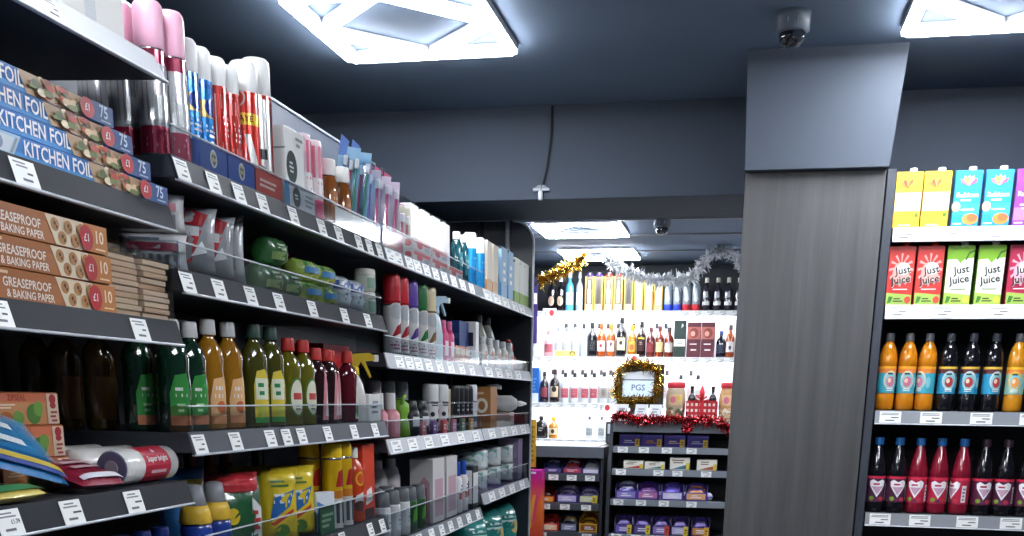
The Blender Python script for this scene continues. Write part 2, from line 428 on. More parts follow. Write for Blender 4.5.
# ---- loose cable on the beam
w = MB(); w.tube([(-.838, 4.735, H + 1.145), (-.838, 4.728, H + 1.06), (-.846, 4.726, H + .98), (-.858, 4.726, H + .90), (-.874, 4.726, H + .84), (-.876, 4.726, H + .825)], .0045, M('#1c2028', .5), 8)
o = w.build('loose_cable'); tag(o, 'thin dark cable hanging down the face of the ceiling beam', 'cable')
w = MB(); w.lathe([(.008, 0), (.010, .004), (.010, .030), (.006, .036)], M('#e8ecf0', .3), 12); k = w.build('white_plug', o, (-.878, 4.724, H + .790))
w = MB(); w.box(-.035, .035, 0, .006, 0, .010, M('#9aa3ae', .4)); w.prism([(-.03, .01), (.03, .01), (.012, .022), (-.012, .022)], 0, .006, M('#6a7480', .4)); w.build('cable_clip', o, (-.875, 4.722, H + .825))

# ------------------------------------------------------------------ left-hand shelving
def price_tag(w, h, seed, price=None):
    mb = MB(); mb.box(-w / 2, w / 2, -.0012, 0, 0, h, M('#f2f3f1', .4), .0005)
    pr = [('bars', -w * .44, h * .66, w * .4, h * .92, 2, '#80858c'), ('bars', -w * .3, h * .12, w * .3, h * .32, 1, '#60656c')]
    if price: pr.append(('t', price, w * .2, h * .5, h * .24, '#20242a'))
    else: pr.append(('bars', w * .0, h * .4, w * .42, h * .56, 1, '#3a3f46'))
    mb.decor(pr, lambda u, v, L: (u, -.0013 - L, v)); return mb
_TG = {}
def shelf(bay, y0, y1, zb, tags, tw=.05, th=.036, strip='#1d2128', tilt=.012, depth=.40, riser=.0, gap=.004, lip='#c9ced4', z0off=.0):
    """a shelf whose price strip has its lower edge at x=-1, z=zb (relative to the eye)"""
    zt = H + zb + .040
    mb = MB(); mb.prism([(-1.412, zt), (-1.412, zt - .022), (-1.03, zt - .036), (-1.006, zt - .036), (-1.0 - tilt - .002, zt)], y0 + gap, y1 - gap, M('#2d323b', .5), 'y')
    s = mb.build('shelf', bay)
    mb = MB(); mb.prism([(-1.0 - tilt, zt + .001), (-1.0 - tilt - .004, zt + .001), (-1.004, zt - .041), (-.9995, zt - .041)], y0 + gap, y1 - gap, M(strip, .5, 0, '', .2), 'y')
    mb.box(-1.006, -.9965, y0 + gap, y1 - gap, zt - .0425, zt - .0385, M(lip, .3, .2), .001)
    mb.build('price_strip', s)
    sl = math.atan2(tilt, .042)
    for i, t in enumerate(tags):
        pr = None
        if isinstance(t, tuple): t, pr = t
        key = (tw, th, i % 3, pr)
        if key not in _TG: _TG[key] = price_tag(tw, th, i, pr).build('price_tag'); o = _TG[key]
        else: o = _TG[key].copy(); C.objects.link(o)
        o.parent = s
        o.location = (-1.0 - tilt * .08 + .0012, t, zt - .0385); o.rotation_euler = (-sl, 0, PI / 2)
    if riser:
        mb = MB(); mb.box(-1.0 - tilt - .004, -1.0 - tilt - .001, y0 + gap * 3, y1 - gap * 2, zt + .001, zt + riser, clear('#f4f7f9', .06), .0008)
        mb.box(-1.0 - tilt - .0045, -1.0 - tilt - .0005, y0 + gap * 3, y1 - gap * 2, zt + riser - .003, zt + riser, M('#c3cbd1', .25), .0005)  # opaque pale bar painted as the bright line of light on the acrylic edge
        mb.box(-1.10, -1.0 - tilt, y0 + gap * 3, y0 + gap * 3 + .003, zt + .001, zt + riser, clear('#eef3f6', .12), .0006)
        mb.build('riser_guard', s)
    return s
def bay(y0, y1, ztop, label, shelves):
    root = empty('shelving_bay', (0, 0, 0)); tag(root, label, 'shelving', 'bays of the left-hand shelving')
    mb = MB(); mb.box(-1.43, -1.418, y0, y1, .05, H + ztop, M('#3a404a', .5), .001)
    for k in range(1, 14): 
        mb.box(-1.419, -1.4165, y0 + .02, y1 - .02, .05 + k * .17, .054 + k * .17, M('#181b20', .5), .0005)
    mb.build('back_panel', root)
    for y in (y0, y1 - .03):
        mb = MB(); mb.box(-1.418, -1.395, y + .002, y + .028, .0, H + ztop - .002, M('#1f2329', .4))
        for k in range(40): mb.box(-1.3955, -1.3945, y + .012, y + .018, .1 + k * .055, .125 + k * .055, M('#0c0e11', .6), .0003)
        mb.build('upright', root)
    mb = MB(); mb.box(-1.41, -1.02, y0 + .004, y1 - .004, 0, .12, DARK); mb.build('plinth', root)
    for a in shelves: shelf(root, y0, y1, **a)
    return root
B0 = bay(.55, 1.874, .84, 'nearest dark shelving bay on the left, holding foil and baking paper boxes', [
    dict(zb=.513, tags=[1.05, 1.33, 1.56], strip='#c9ccd0', tilt=.022, lip='#e6e9ec'), dict(zb=.275, tags=[.95, 1.456], tw=.055), dict(zb=.083, tags=[1.1, 1.370, 1.732]),  # highest strip painted pale for the strong light falling on it
    dict(zb=-.2, tags=[(1.345, '£1.79'), 1.494, 1.672], tw=.053, th=.037), dict(zb=-.49, tags=[1.2, 1.5]), dict(zb=-.9, tags=[1.2, 1.5])])
B1 = bay(1.882, 3.046, .84, 'second dark shelving bay on the left, with spray cans, washing-up bottles and cleaners', [
    dict(zb=.364, tags=[1.912, 2.031, 2.139, 2.250, 2.410, 2.579, 2.693, 2.838, 2.921, 3.005], tw=.048, riser=.052), dict(zb=.175, tags=[1.907, 2.031, 2.171, 2.313, 2.504, 2.718, 2.895], tw=.05, riser=.05),
    dict(zb=-.113, tags=[1.916, 2.068, 2.238, 2.325, 2.412, 2.578, 2.767, 2.938], tw=.05, riser=.05, strip='#454a52'), dict(zb=-.385, tags=[1.98, 2.2, 2.36, 2.528, 2.661, 2.882, 2.987], tw=.045, riser=.075), dict(zb=-.75, tags=[2.0, 2.3, 2.6])])  # third shelf's strip painted greyer for the reflection on it
B2 = bay(3.05, 4.25, .835, 'third shelving bay on the left, with red and purple capped air fresheners', [
    dict(zb=.364, tags=[3.099, 3.174, 3.283, 3.367, 3.466, 3.571, 3.682, 3.800, 3.925, 4.059], tw=.075, riser=.058, strip='#6d737b'), dict(zb=.077, tags=[3.171, 3.272, 3.368, 3.481, 3.615, 3.758, 3.913, 4.064], tw=.08, riser=.05, strip='#b9bdc2'),
    dict(zb=-.166, tags=[3.131, 3.295, 3.475, 3.676, 3.899, 4.133], tw=.10, riser=.055, strip='#c3c6ca'), dict(zb=-.472, tags=[3.222, 3.364, 3.506, 3.633, 3.755, 3.885, 4.024, 4.173], tw=.062, riser=.09, strip='#777d85'), dict(zb=-.85, tags=[3.3, 3.7])])
B3 = bay(4.254, 5.25, .79, 'farthest shelving bay on the left, ending at the rounded end panel', [
    dict(zb=.364, tags=[4.322, 4.484, 4.658, 4.846, 5.002], tw=.12, strip='#c3c6ca', riser=.0), dict(zb=.077, tags=[4.349, 4.535, 4.737, 4.934], tw=.12, strip='#b4b9be', riser=.045),
    dict(zb=-.166, tags=[4.412, 4.647, 4.862, 5.072], tw=.12, strip='#b4b9be', riser=.055), dict(zb=-.422, tags=[4.421, 4.619, 4.834, 5.070], tw=.11, strip='#9a9fa6', riser=.07), dict(zb=-.75, tags=[4.6, 5.0])])
# end panel with a rounded front top corner and bright edging
def arc(cx, cz, r, a0, a1, n=10): return [(cx + r * math.cos(a0 + (a1 - a0) * i / n), cz + r * math.sin(a0 + (a1 - a0) * i / n)) for i in range(n + 1)]
pts = [(-1.45, .02), (-1.004, .02)] + arc(-1.104, H + .69, .10, 0, PI / 2)[0:] + [(-1.45, H + .79)]
mb = MB(); mb.prism(pts, 5.252, 5.272, M('#2c323b', .4), 'y'); o = mb.build('end_panel', B3)
mb = MB(); ed = [(-1.003, .05), (-1.003, H + .5)] + arc(-1.104, H + .69, .1012, 0, PI / 2)
mb.tube([(a, 5.249, b) for a, b in ed], .0055, M('#d3d8dd', .3), 6); mb.build('edge_trim', o)
for x, y, m, r in ((-1.125, 5.235, M('#e3e7ea', .3), .011), (-1.25, 5.235, M('#666c75', .35, .5), .008)):
    mb = MB(); mb.tube([(x, y, H + .40), (x, y, H + .787)], r, m, 10); mb.build('post', B3)
# thin bright capping along the top of the back panels
for q, a, b, z in ((B1, 1.884, 3.044, .84), (B2, 3.052, 4.2, .835)):
    mb = MB(); mb.box(-1.436, -1.414, a, b, H + z, H + z + .008, M('#9ba5b0', .3, .5), .001); mb.build('top_capping', q)
# ------------------------------------------------------------------ goods on the left-hand shelves
def Zs(z): return H + z + .0405
T1, T2, T3, T4 = Zs(.364), Zs(.175), Zs(-.113), Zs(-.385)        # second bay
F1, F2, F3, F4 = Zs(.364), Zs(.077), Zs(-.166), Zs(-.472)        # third bay
G4, G5 = Zs(-.422), Zs(-.75)
N0, N1, N2, N3, N4 = Zs(.513), Zs(.275), Zs(.083), Zs(-.2), Zs(-.49)   # nearest bay
W = '#f4f4f2'
def at(ys, x, z): return [(x, y, z) for y in ys]

# ---- nearest bay, highest shelf: big pale packs, mostly out of the frame
k = carton(.26, .13, .17, '#e9e7e3', [('r', -.13, .10, .13, .17, '#f6f5f2'), ('r', .02, .0, .05, .17, '#cfd3d6')], name='paper_towel_pack', cat='pack')
row(k, at((1.40, 1.67), -1.10, N0), LR, 'large white pack, {o} on the highest shelf of the nearest bay', 'large white packs on the highest shelf', .02)
# ---- kitchen foil boxes
FO = '#1672bd'
def food(u, v, s, seed):
    rn = random.Random(seed); out = []
    for i in range(34):
        out.append(('o', u + rn.uniform(-.5, .5) * .12, v + rn.uniform(-.36, .36) * s, rn.uniform(.004, .013), rn.uniform(.003, .006), rn.choice(['#c8643f', '#e7c9a0', '#6d7a3a', '#b9483a', '#f1e0bd', '#4c5b2d', '#d98d55', '#8a4a32'])))
    return out
h = .0305
def foil_prints(seed):
    return [('r', -.235, .001, .235, h - .001, FO), ('r', -.235, .001, .235, .008, '#2a8fd6'), ('p', [(-.235, .001), (-.175, .001), (-.155, h - .001), (-.235, h - .001)], '#9fc4de'), ('p', [(-.232, .004), (-.185, .004), (-.170, h - .005), (-.232, h - .005)], '#c9d4dc'), ('o', -.212, .015, .016, .011, '#7f8fae'), ('t', '30', -.212, .016, .014, '#3b4c7c'),
            ('p', [(-.183, .004), (-.178, .004), (-.163, h - .005), (-.168, h - .005)], '#8b9297'), ('t', 'KITCHEN FOIL', -.068, h / 2, .028, '#f6fbff', 0, .92),
            ('p', [(.022, .001), (.16, .001), (.16, h - .001), (.006, h - .001)], '#b89a78')] + food(.09, h / 2, h, seed) + \
           [('r', .165, .001, .235, h - .001, '#1d4a86'), ('o', .163, .0155, .019, .0145, '#b8222c'), ('t', '£1', .163, .0155, .015, W), ('t', '75', .207, .0175, .025, '#cfe0f4'), ('bars', .192, .003, .226, .008, 1, '#9fb6d4')]
ks = carton(.47, .055, h, FO, foil_prints(3), [('r', -.027, .001, .027, h - .001, '#1d4a86')], name='kitchen_foil_box')
for i in range(4):
    ks.put((-1.048 - .004 * i, 1.632 - .046 * i, N1 + .0313 * i), LR, 'long blue kitchen foil box, %s of the stack of four' % ['lowest', 'second from bottom', 'third from bottom', 'topmost'][i], 'kitchen foil boxes')
# ---- red cardboard behind the foil: further cans are placed with the cans below
# ---- greaseproof paper boxes
h = .0425; PB = '#b5713c'
pp = [('r', -.2, .001, .2, h - .001, PB), ('r', -.2, .030, .06, h - .001, '#a8642f'), ('bars', -.13, .033, -.04, .041, 1, '#e8c9a2'), ('t', 'GREASEPROOF', -.022, .0235, .0175, '#fbf1e2', 0, .95), ('t', '& BAKING PAPER', -.016, .0085, .0152, '#fbf1e2', 0, .95),
      ('p', [(.068, .001), (.142, .001), (.142, h - .001), (.045, h - .001)], '#ead9bd')]
for i in range(5): pp += [('o', .068 + .016 * i, .029 - .017 * (i % 2), .0105, .0095, '#b9834b'), ('o', .068 + .016 * i, .031 - .017 * (i % 2), .003, .003, '#5b3620'), ('o', .072 + .016 * i, .026 - .017 * (i % 2), .0025, .0025, '#5b3620')]
pp += [('o', -.185, .02, .016, .014, '#7a4628'), ('r', .142, .001, .2, h - .001, '#c07a3a'), ('o', .143, .020, .0175, .0185, '#b8222c'), ('t', '£1', .143, .020, .016, W), ('t', '10', .176, .023, .026, '#f7e3c4'), ('bars', .162, .004, .192, .009, 1, '#f1d2a8')]
k = carton(.40, .055, h, PB, pp, name='baking_paper_box')
for i in range(3):
    k.put((-1.048, 1.482 - .006 * i, N2 + .0435 * i), LR, 'long brown greaseproof and baking paper box, %s of the stack of three' % ['lowest', 'middle one', 'topmost'][i], 'greaseproof paper boxes')
# ---- wrapped wooden sticks
b = MB(); rn = random.Random(4)
for j in range(10):
    for i in range(2):
        z = j * .0098; x0 = -.095 + i * .097
        b.box(x0 + rn.uniform(0, .006), x0 + .090 + rn.uniform(-.004, .003), -.05 + rn.uniform(0, .008), .045, z + .0008, z + .0092, M(rn.choice(['#d9c6b2', '#cfb8a2', '#e0cfbe', '#c9ad94']), .6), .0012)
root = b.build('wooden_stick_pack')
q = MB(); q.box(-.099, .099, -.0545, .049, 0, .1005, clear('#f6f1ea', .08, 'wrap'), .004, 2)
q.pillow(.19, .02, .03, clear('#f6f1ea', .15, 'wrap2'), seed=3, xf=Matrix.Translation((0, 0, .098)))
Kind(root, 'pack', q.build('clear_wrap')).put((-1.075, 1.785, N2), LR, 'clear-wrapped stack of pale wooden sticks beside the baking paper boxes')
# ---- low shelf: zip bag boxes, refuse sacks, towels
zp = [('r', -.085, .002, .085, .050, '#cf9160'), ('r', -.085, .036, .085, .050, '#d77a55'), ('t', 'ZIPSEAL', -.02, .043, .013, '#a8402a'), ('bars', -.08, .026, -.02, .035, 2, '#f1dcc0'), ('o', .02, .018, .018, .016, '#4f7f35'), ('o', .032, .026, .012, .012, '#74a24a'), ('o', -.02, .012, .014, .011, '#6d9a45'), ('o', -.05, .012, .016, .010, '#b86a2f'),
      ('r', .055, .002, .085, .050, '#e3cdb4'), ('o', .070, .041, .009, .008, '#a82b30'), ('o', .070, .031, .008, .005, '#a82b30'), ('bars', .06, .004, .08, .024, 3, '#a33a35')]
k = carton(.175, .06, .052, '#b8683a', zp, name='zip_bag_box')
for i in range(3): k.put((-1.152, 1.585 - .008 * i, N3 + .0525 * i), LR, 'orange zip bag box with green vegetables, %s of three' % ['lowest', 'middle one', 'topmost'][i], 'zip bag boxes')
def lying(name, label, w, l, h, col, prints, loc, rz, tiltx=0, tilty=0, seed=1, cat='pack'):
    """a soft film pack lying on its back: w along the shelf, l towards the back, h thick; prints on its upper face"""
    b = MB(); n, m = 14, 10; vs = []; rn = random.Random(seed)
    def hgt(u, v):
        e = max(0., 1 - abs(u) ** 4) * max(0., 1 - abs(v) ** 4)
        return h * e ** .5
    for sg in (1, -1):
        for j in range(m + 1):
            for i in range(n + 1):
                u, v = -1 + 2 * i / n, -1 + 2 * j / m; z = h / 2 + sg * hgt(u, v) / 2 + (rn.uniform(-.06, .06) * h if 0 < i < n and 0 < j < m and sg > 0 else 0)
                vs.append((u * w / 2, v * l / 2, z))
    K = (n + 1) * (m + 1); fs = []
    for j in range(m):
        for i in range(n):
            a = j * (n + 1) + i; fs += [(a, a + 1, a + n + 2, a + n + 1), (K + a, K + a + n + 1, K + a + n + 2, K + a + 1)]
    b.add(vs, fs, M(col, .35, 0, 'film'), True); root = b.build(name)
    q = MB(); q.decor(prints, lambda u, v, L: (u, v, h / 2 + hgt(min(1, max(-1, 2 * u / w)), min(1, max(-1, 2 * v / l))) / 2 + .004 + L), step=.012); q.build('print', root)
    root.location = loc; root.rotation_euler = (tiltx, tilty, rz); tag(root, label, cat)
    return root
bl = [('stripes', -.145, -.03, .145, .056, 36, '#4aa9dc'), ('r', -.148, -.048, .148, -.038, '#dfc64c'), ('r', -.148, -.057, .148, -.049, '#1d3f8f'), ('bars', -.06, .012, .08, .036, 1, '#f2f8fc'), ('bars', -.04, -.02, .09, .006, 1, '#f2f8fc')]
lying('cloth_pack', 'blue striped cleaning cloth pack leaning on the low shelf of the nearest bay', .30, .13, .022, '#2484c4', bl, (-1.074, 1.38, N3 + .088), LR, .8, .22, 5)
lying('refuse_sack_pack', 'dark red plastic pack lying between the blue cloth pack and the paper roll', .125, .10, .030, '#9c2440', [('bars', -.045, -.02, .05, .02, 2, '#e2b9c0'), ('r', -.058, -.046, .058, -.036, '#c9c6d0')], (-1.072, 1.615, N3 + .012), LR, .3, .03, 9)
lying('sponge_pack', 'yellow and green pack at the low shelf edge beneath the blue pack', .15, .045, .02, '#d3c05a', [('r', -.07, -.020, .07, .0, '#3f9a63'), ('bars', -.05, .004, .05, .016, 2, '#f3f0d8')], (-1.042, 1.385, N3 + .003), LR, .12, .0, 12)
# kitchen roll lying on its side, printed red wrapper
RR = .031
b = MB(); X = Matrix.Rotation(PI / 2, 4, 'Y')
b.lathe([(.010, -.095), (.028, -.094), (RR, -.088), (RR, .088), (.028, .094), (.010, .095)], M('#efeeea', .6, 0, 'film'), 24, xf=X)
root = b.build('paper_roll')
def rollF(u, v, L): a = v / RR; return (u, -(RR + .0005 + L) * math.cos(a), (RR + .0005 + L) * math.sin(a))
l = MB()
for i in range(9):
    z0 = -.04 + .010 * i; l.decor([('r', -.035, z0, .058, z0 + .010, '#c2273f')], rollF)
l.decor([('t', 'Super bright', .012, .012, .0145, W), ('bars', -.025, -.016, .048, -.004, 1, '#f1c7cd'), ('p', [(.006, .024), (.016, .024), (.012, .036)], W)], rollF, k0=2)
e = MB(); e.lathe([(.0265, -.0962), (.0285, -.0945), (.0285, -.093)], M('#5a5a78', .5), 24, xf=X); e.lathe([(.012, -.098), (.013, -.0955)], M('#8d8a96', .6), 12, xf=X)
k = Kind(root, 'paper roll', l.build('red_wrapper'), e.build('roll_end'))
k.put((-1.062, 1.795, N3 + RR + .001), LR + .03, 'white paper roll with red wrapper lying at the end of the low shelf')
b = MB(); b.lathe([(.010, -.095), (.028, -.094), (RR, -.088), (RR, .088), (.028, .094), (.010, .095)], M('#eceae6', .6, 0, 'film'), 20, xf=X)
e = MB(); e.lathe([(.010, -.098), (.011, -.094)], M('#8d8a96', .6), 12, xf=X)
k = Kind(b.build('plain_roll'), 'paper roll', e.build('core'))
row(k, [(-1.132, 1.785, N3 + RR + .001), (-1.20, 1.785, N3 + RR + .001)], LR, '{o} plain white roll behind the red-wrapped paper roll', 'plain white rolls on the low shelf', .03)
# blue bottles on the shelf below
pf = [(.026, 0), (.030, .004), (.031, .12), (.024, .15), (.014, .165), (.013, .175)]
k = bottle(pf, '#20357c', (.017, .172, .205), '#16307e', [('r', -.03, .03, .03, .11, '#33489b'), ('bars', -.02, .05, .02, .10, 3, '#d9dff0')], name='cleaner_bottle')
row(k, [(-1.06, y, N4) for y in (1.50, 1.57, 1.64, 1.71, 1.78, 1.845)], LR, 'dark blue capped cleaner bottle under the lowest near shelf, {o} along', 'blue cleaner bottles')

# ---- second bay, top shelf: spray cans in card trays
def trayrow(y0, y1, d, h, col, pr, label):
    tray(y1 - y0 - .004, d, h, col, pr).put((-1.02 - d / 2, (y0 + y1) / 2, T1), LR, label)
owl = lambda c: [('r', -.10, .002, .10, .045, c), ('o', 0, .027, .014, .016, '#e8e4d4'), ('o', 0, .027, .011, .012, '#c7b98a'), ('o', -.004, .031, .003, .003, '#2b2b36'), ('o', .004, .031, .003, .003, '#2b2b36'), ('p', [(-.006, .022), (.006, .022), (0, .013)], '#3b4670')]
trayrow(2.010, 2.1265, .07, .05, '#1c4a9e', [(a[0],) + tuple(a[1:]) for a in owl('#1c4a9e')][1:], 'blue card tray with a pale emblem, under the blue cans')
trayrow(2.127, 2.252, .07, .05, '#1d4da5', owl('#1d4da5')[1:], 'blue card tray with a pale emblem, under the red cans')
trayrow(2.2525, 2.39, .07, .05, '#c9412f', [('bars', -.05, .015, .05, .035, 2, '#f3c9bd')], 'red card tray under the large fly spray cans')
trayrow(2.40, 2.58, .075, .052, '#c3c7cb', [('r', -.088, .002, -.06, .05, '#2f7fae'), ('o', -.02, .026, .022, .022, '#23272d'), ('bars', -.034, .02, -.006, .033, 2, '#d9dde0'), ('bars', .02, .012, .08, .042, 3, '#7d8288')], 'grey card tray with a black round mark on the top shelf')
pk = [('stripes', -.0785, .06, .0785, .172, 7, '#9c8f96'), ('r', -.08, .15, .08, .172, '#8f2a48'), ('r', -.08, .006, .08, .05, '#b8284a'), ('bars', -.03, .015, .03, .045, 3, '#f0d6dc'), ('r', -.02, .06, .02, .10, '#cfd3d4')]
k = spray_can(.25, .052, '#c2c6c9', '#eeb3cb', pk, name='air_freshener_can')
row(k, [(-1.06, 1.926, T1), (-1.05, 1.982, T1), (-1.118, 1.926, T1), (-1.176, 1.926, T1), (-1.112, 1.983, T1)], LR, 'pink-capped silver and crimson spray can, {o} at the near end of the top shelf', 'pink-capped spray cans', .6)
bp = [('r', -.0785, .02, .0785, .165, '#1480cf'), ('r', -.0785, .10, .0785, .13, '#cdb36a'), ('o', 0, .118, .02, .016, '#1e3f8f'), ('stripes', -.0785, .02, .0785, .06, 9, '#dfe8ef'), ('bars', -.02, .065, .02, .09, 3, W), ('r', -.0785, .15, .0785, .158, '#0d5ca8')]
k = spray_can(.222, .05, '#1a86d3', '#f3f4f3', bp, name='polish_can')
row(k, [(-1.056, 2.041, T1 + .0025), (-1.056, 2.094, T1 + .0025)], LR, 'blue spray can with white cap, {o} one in the blue trays', 'blue spray cans', .2)
rp = [('r', -.0785, .02, .0785, .17, '#d4352c'), ('stripes', -.0785, .02, .0785, .165, 8, '#e6e2dc'), ('r', -.02, .07, .02, .13, '#c9302c'), ('bars', -.016, .08, .016, .12, 4, W), ('r', -.0785, .155, .0785, .166, '#b3241f')]
k = spray_can(.222, .05, '#d3372e', '#f3f4f3', rp, name='polish_can')
row(k, [(-1.056, 2.157, T1 + .0025), (-1.056, 2.212, T1 + .0025)], LR, 'red striped spray can with white cap, {o} one after the blue cans', 'red striped spray cans', .2)
fp = [('r', -.095, .008, .095, .19, '#d93022'), ('r', -.095, .128, .095, .15, '#f2c63c'), ('t', 'RAYE', .0, .139, .017, '#7c1d14'), ('o', -.012, .178, .017, .017, '#f0ded4'), ('o', -.012, .178, .0135, .0135, '#e04a36'), ('p', [(-.018, .170), (-.006, .170), (-.012, .188)], W), ('p', [(.02, .01), (.04, .01), (.012, .11), (.0, .11)], W), ('r', -.04, .03, -.01, .10, '#f0b7ae')]
k = spray_can(.25, .058, '#d93022', '#f4f4f2', fp, name='fly_spray_can', caph=.2)
k.put((-1.053, 2.2872, T1 + .0025), .35, 'large red fly spray can with a yellow band and white cap')
fp2 = [('r', -.10, .008, .10, .20, '#ecebe7'), ('r', -.10, .192, .10, .2, '#d8432f'), ('stripes', -.10, .06, .10, .19, 7, '#b5b9bd'), ('p', [(-.05, .01), (.05, .01), (.03, .055), (0, .075), (-.03, .05)], '#8e9298'), ('r', -.03, .075, .03, .095, '#3a3d44'), ('t', '0', -.022, .15, .034, '#3d4450'), ('r', .045, .01, .07, .19, '#c9342b')]
k = spray_can(.272, .062, '#ecebe7', '#f8f8f6', fp2, name='fly_spray_can', caph=.25)
k.put((-1.0555, 2.352, T1 + .0025), .1, 'tallest white spray can with white cap on the top shelf')
# dressings and bottles further along
cs = [('r', -.03, .0, .03, .165, '#f0f1ef'), ('r', -.03, .118, .03, .122, '#9a9d9f')]
cf = [('o', -.02, .085, .03, .034, '#22332f'), ('bars', -.035, .072, -.005, .098, 3, '#d6e2dd'), ('r', -.05, .0, .05, .03, '#2f9c86'), ('bars', .0, .13, .045, .155, 2, '#8a8f92')]
k = carton(.105, .062, .165, '#eef0ee', cf, cs, name='white_carton')
k.put((-1.058, 2.485, T1 + .003), LR, 'white carton with black and teal round mark beside the white spray can')
st = [('stripes', -.0785, .10, .0785, .17, 10, '#e0567f'), ('r', -.0785, .0, .0785, .05, '#d2386a'), ('r', -.03, .055, .03, .10, '#f6f0f0'), ('bars', -.02, .06, .02, .095, 3, '#c24a74')]
k = bottle([(.023, 0), (.025, .003), (.025, .17), (.024, .176)], '#ef9ab5', (.024, .174, .185), '#f2dbe2', st, name='powder_tub', cat='tub', mat=M('#f0d4dc', .4))
row(k, at((2.60, 2.668), -1.06, T1), LR, 'pink and white striped tub on the top shelf, {o} of two', 'pink striped tubs')
k = bottle([(.022, 0), (.024, .004), (.0245, .105), (.018, .118), (.017, .122)], '#9a5a22', (.022, .12, .158), '#f7f5f1', [('r', -.02, .02, .02, .085, '#b06d33'), ('bars', -.014, .035, .014, .075, 3, '#e9cfae')], name='mouthwash_bottle')
row(k, at((2.742, 2.838), -1.05, T1), LR, 'amber mouthwash bottle with tall white cap, {o} of two', 'amber mouthwash bottles')
tb = lambda c1, c2: [(-.012, .02, .17, .005, c1, .004), (.012, .02, .17, .005, c2, .004)]
k = blister(.055, .185, '#cfe0e6', tb('#3aa2c4', '#d9e7ee'), tip='#2c8f7b')
row(k, at((2.70, 2.79, 2.88, 2.97), -1.115, T1), .25, 'clear toothbrush pack with green pointed tip, {o} behind the mouthwash', 'green-tipped toothbrush packs', .1)
k = blister(.058, .225, '#8fc0e0', [(-.016, .02, .2, .005, '#2d4fae', .008), (.002, .02, .19, .005, '#c43d62', .006), (.018, .02, .195, .005, '#3a9a8a', .004)], tip='#3e6fc0')
row(k, [(-1.082, 2.935, T1 + .006), (-1.075, 3.0, T1 + .006)], .25, 'tall blue toothbrush pack leaning on the top shelf, {o} of two', 'tall blue toothbrush packs', .05, (-.04, .10))
k = blister(.05, .205, '#dfd6e6', [(-.008, .01, .19, .006, '#7b49a8', .006), (.013, .012, .18, .006, '#d0487e', .005)], tip='#cf3f78')
row(k, at((3.13, 3.22, 3.305), -1.075, T1 + .003), .22, 'pink and purple toothbrush pack, {o} of three', 'pink toothbrush packs', .06, (0, .05))
k = blister(.045, .155, '#e3e7cf', [(-.008, .01, .14, .006, '#9fae3f', .006), (.012, .012, .13, .006, '#d86f9c', .005)], tip='#d06a9a')
row(k, at((3.375, 3.43), -1.07, T1), .22, 'short green toothbrush pack after the pink ones, {o} of two', 'green toothbrush packs', .06)
b = MB(); b.box(-.15, .15, -.0015, .0015, 0, .048, M('#f2f1ee', .5), .0008)
Kind(b.build('white_card_strip'), 'card strip').put((-1.0225, 2.87, T1), LR, 'white card strip against the guard in front of the blue toothbrush packs')
b = MB(); b.box(-.09, .09, -.0015, .0015, 0, .048, M('#a8443c', .5), .0008); b.decor([('bars', -.07, .012, .07, .038, 3, '#d9a49c')], lambda u, v, L: (u, -.0016 - L, v))
Kind(b.build('red_card_strip'), 'card strip').put((-1.0225, 3.17, T1), LR, 'red card strip against the guard in front of the pink toothbrush packs')
tp = [('r', -.09, .02, .09, .031, '#c8342f'), ('o', -.03, .015, .03, .010, '#c23b3b'), ('bars', .02, .006, .08, .018, 2, '#6d7f9a')]
k = carton(.19, .036, .034, '#dcd4d2', tp, [('o', 0, .018, .012, .010, '#c8342f')], name='toothpaste_box')
row(k, [(-1.046, 3.50, T1), (-1.046, 3.71, T1), (-1.046, 3.50, T1 + .035), (-1.046, 3.71, T1 + .035), (-1.046, 3.92, T1)], LR, 'lying white and red toothpaste box on the top shelf, {o} of five', 'lying toothpaste boxes', .01)
k = carton(.085, .045, .185, '#f4f3f1', [('r', -.03, .03, .03, .09, '#d9e1e8')], [('bars', -.012, .04, .012, .09, 3, '#c4ccd4')], name='tall_white_box')
row(k, at((3.56, 3.69, 3.82, 3.95), -1.092, T1), LR, 'tall plain white box behind the toothpaste, {o} of four', 'tall white boxes', .02)
k = bottle([(.02, 0), (.022, .004), (.022, .12), (.016, .135), (.012, .145)], '#1d4d56', (.014, .143, .17), '#e7eaea', [('r', -.018, .03, .018, .10, '#2a7c86'), ('bars', -.012, .05, .012, .09, 2, W)], name='mouth_rinse_bottle')
row(k, at((4.03, 4.12), -1.055, T1), LR, 'dark teal small bottle beside the tall white boxes, {o} of two', 'dark teal bottles')
k = spray_can(.192, .05, '#1890d4', '#f5f5f4', [('r', -.07, .01, .07, .135, '#1d98dc'), ('bars', -.02, .06, .02, .11, 3, W), ('o', .01, .035, .014, .012, '#eef4f8')], name='shaving_foam_can', caph=.28)
row(k, at((4.22, 4.36), -1.052, T1), LR, 'bright blue shaving foam can with white cap, {o} of two', 'blue shaving foam cans')
k = carton(.10, .06, .19, '#e8ddc8', [('r', -.05, .0, .05, .05, '#d9b78c')], [('r', -.03, 0, .03, .045, '#c98f55'), ('bars', -.018, .08, .018, .14, 3, '#b59a76')], name='cream_carton')
row(k, at((4.44, 4.55), -1.055, T1), LR, 'cream carton beyond the blue foam cans, {o} of two', 'cream cartons', .03)
k = carton(.11, .058, .20, '#8fb7d6', [('bars', -.03, .06, .03, .15, 3, W)], [('r', -.029, .19, .029, .2, '#20283a'), ('r', -.029, .0, .029, .06, '#4d8fc0'), ('p', [(-.02, .06), (.02, .06), (.012, .12), (-.01, .10)], '#1f2d3f')], name='blue_carton')
row(k, at((4.70, 4.83), -1.05, T1), LR, 'pale blue carton with dark top on the far top shelf, {o} of two', 'pale blue cartons', .02)
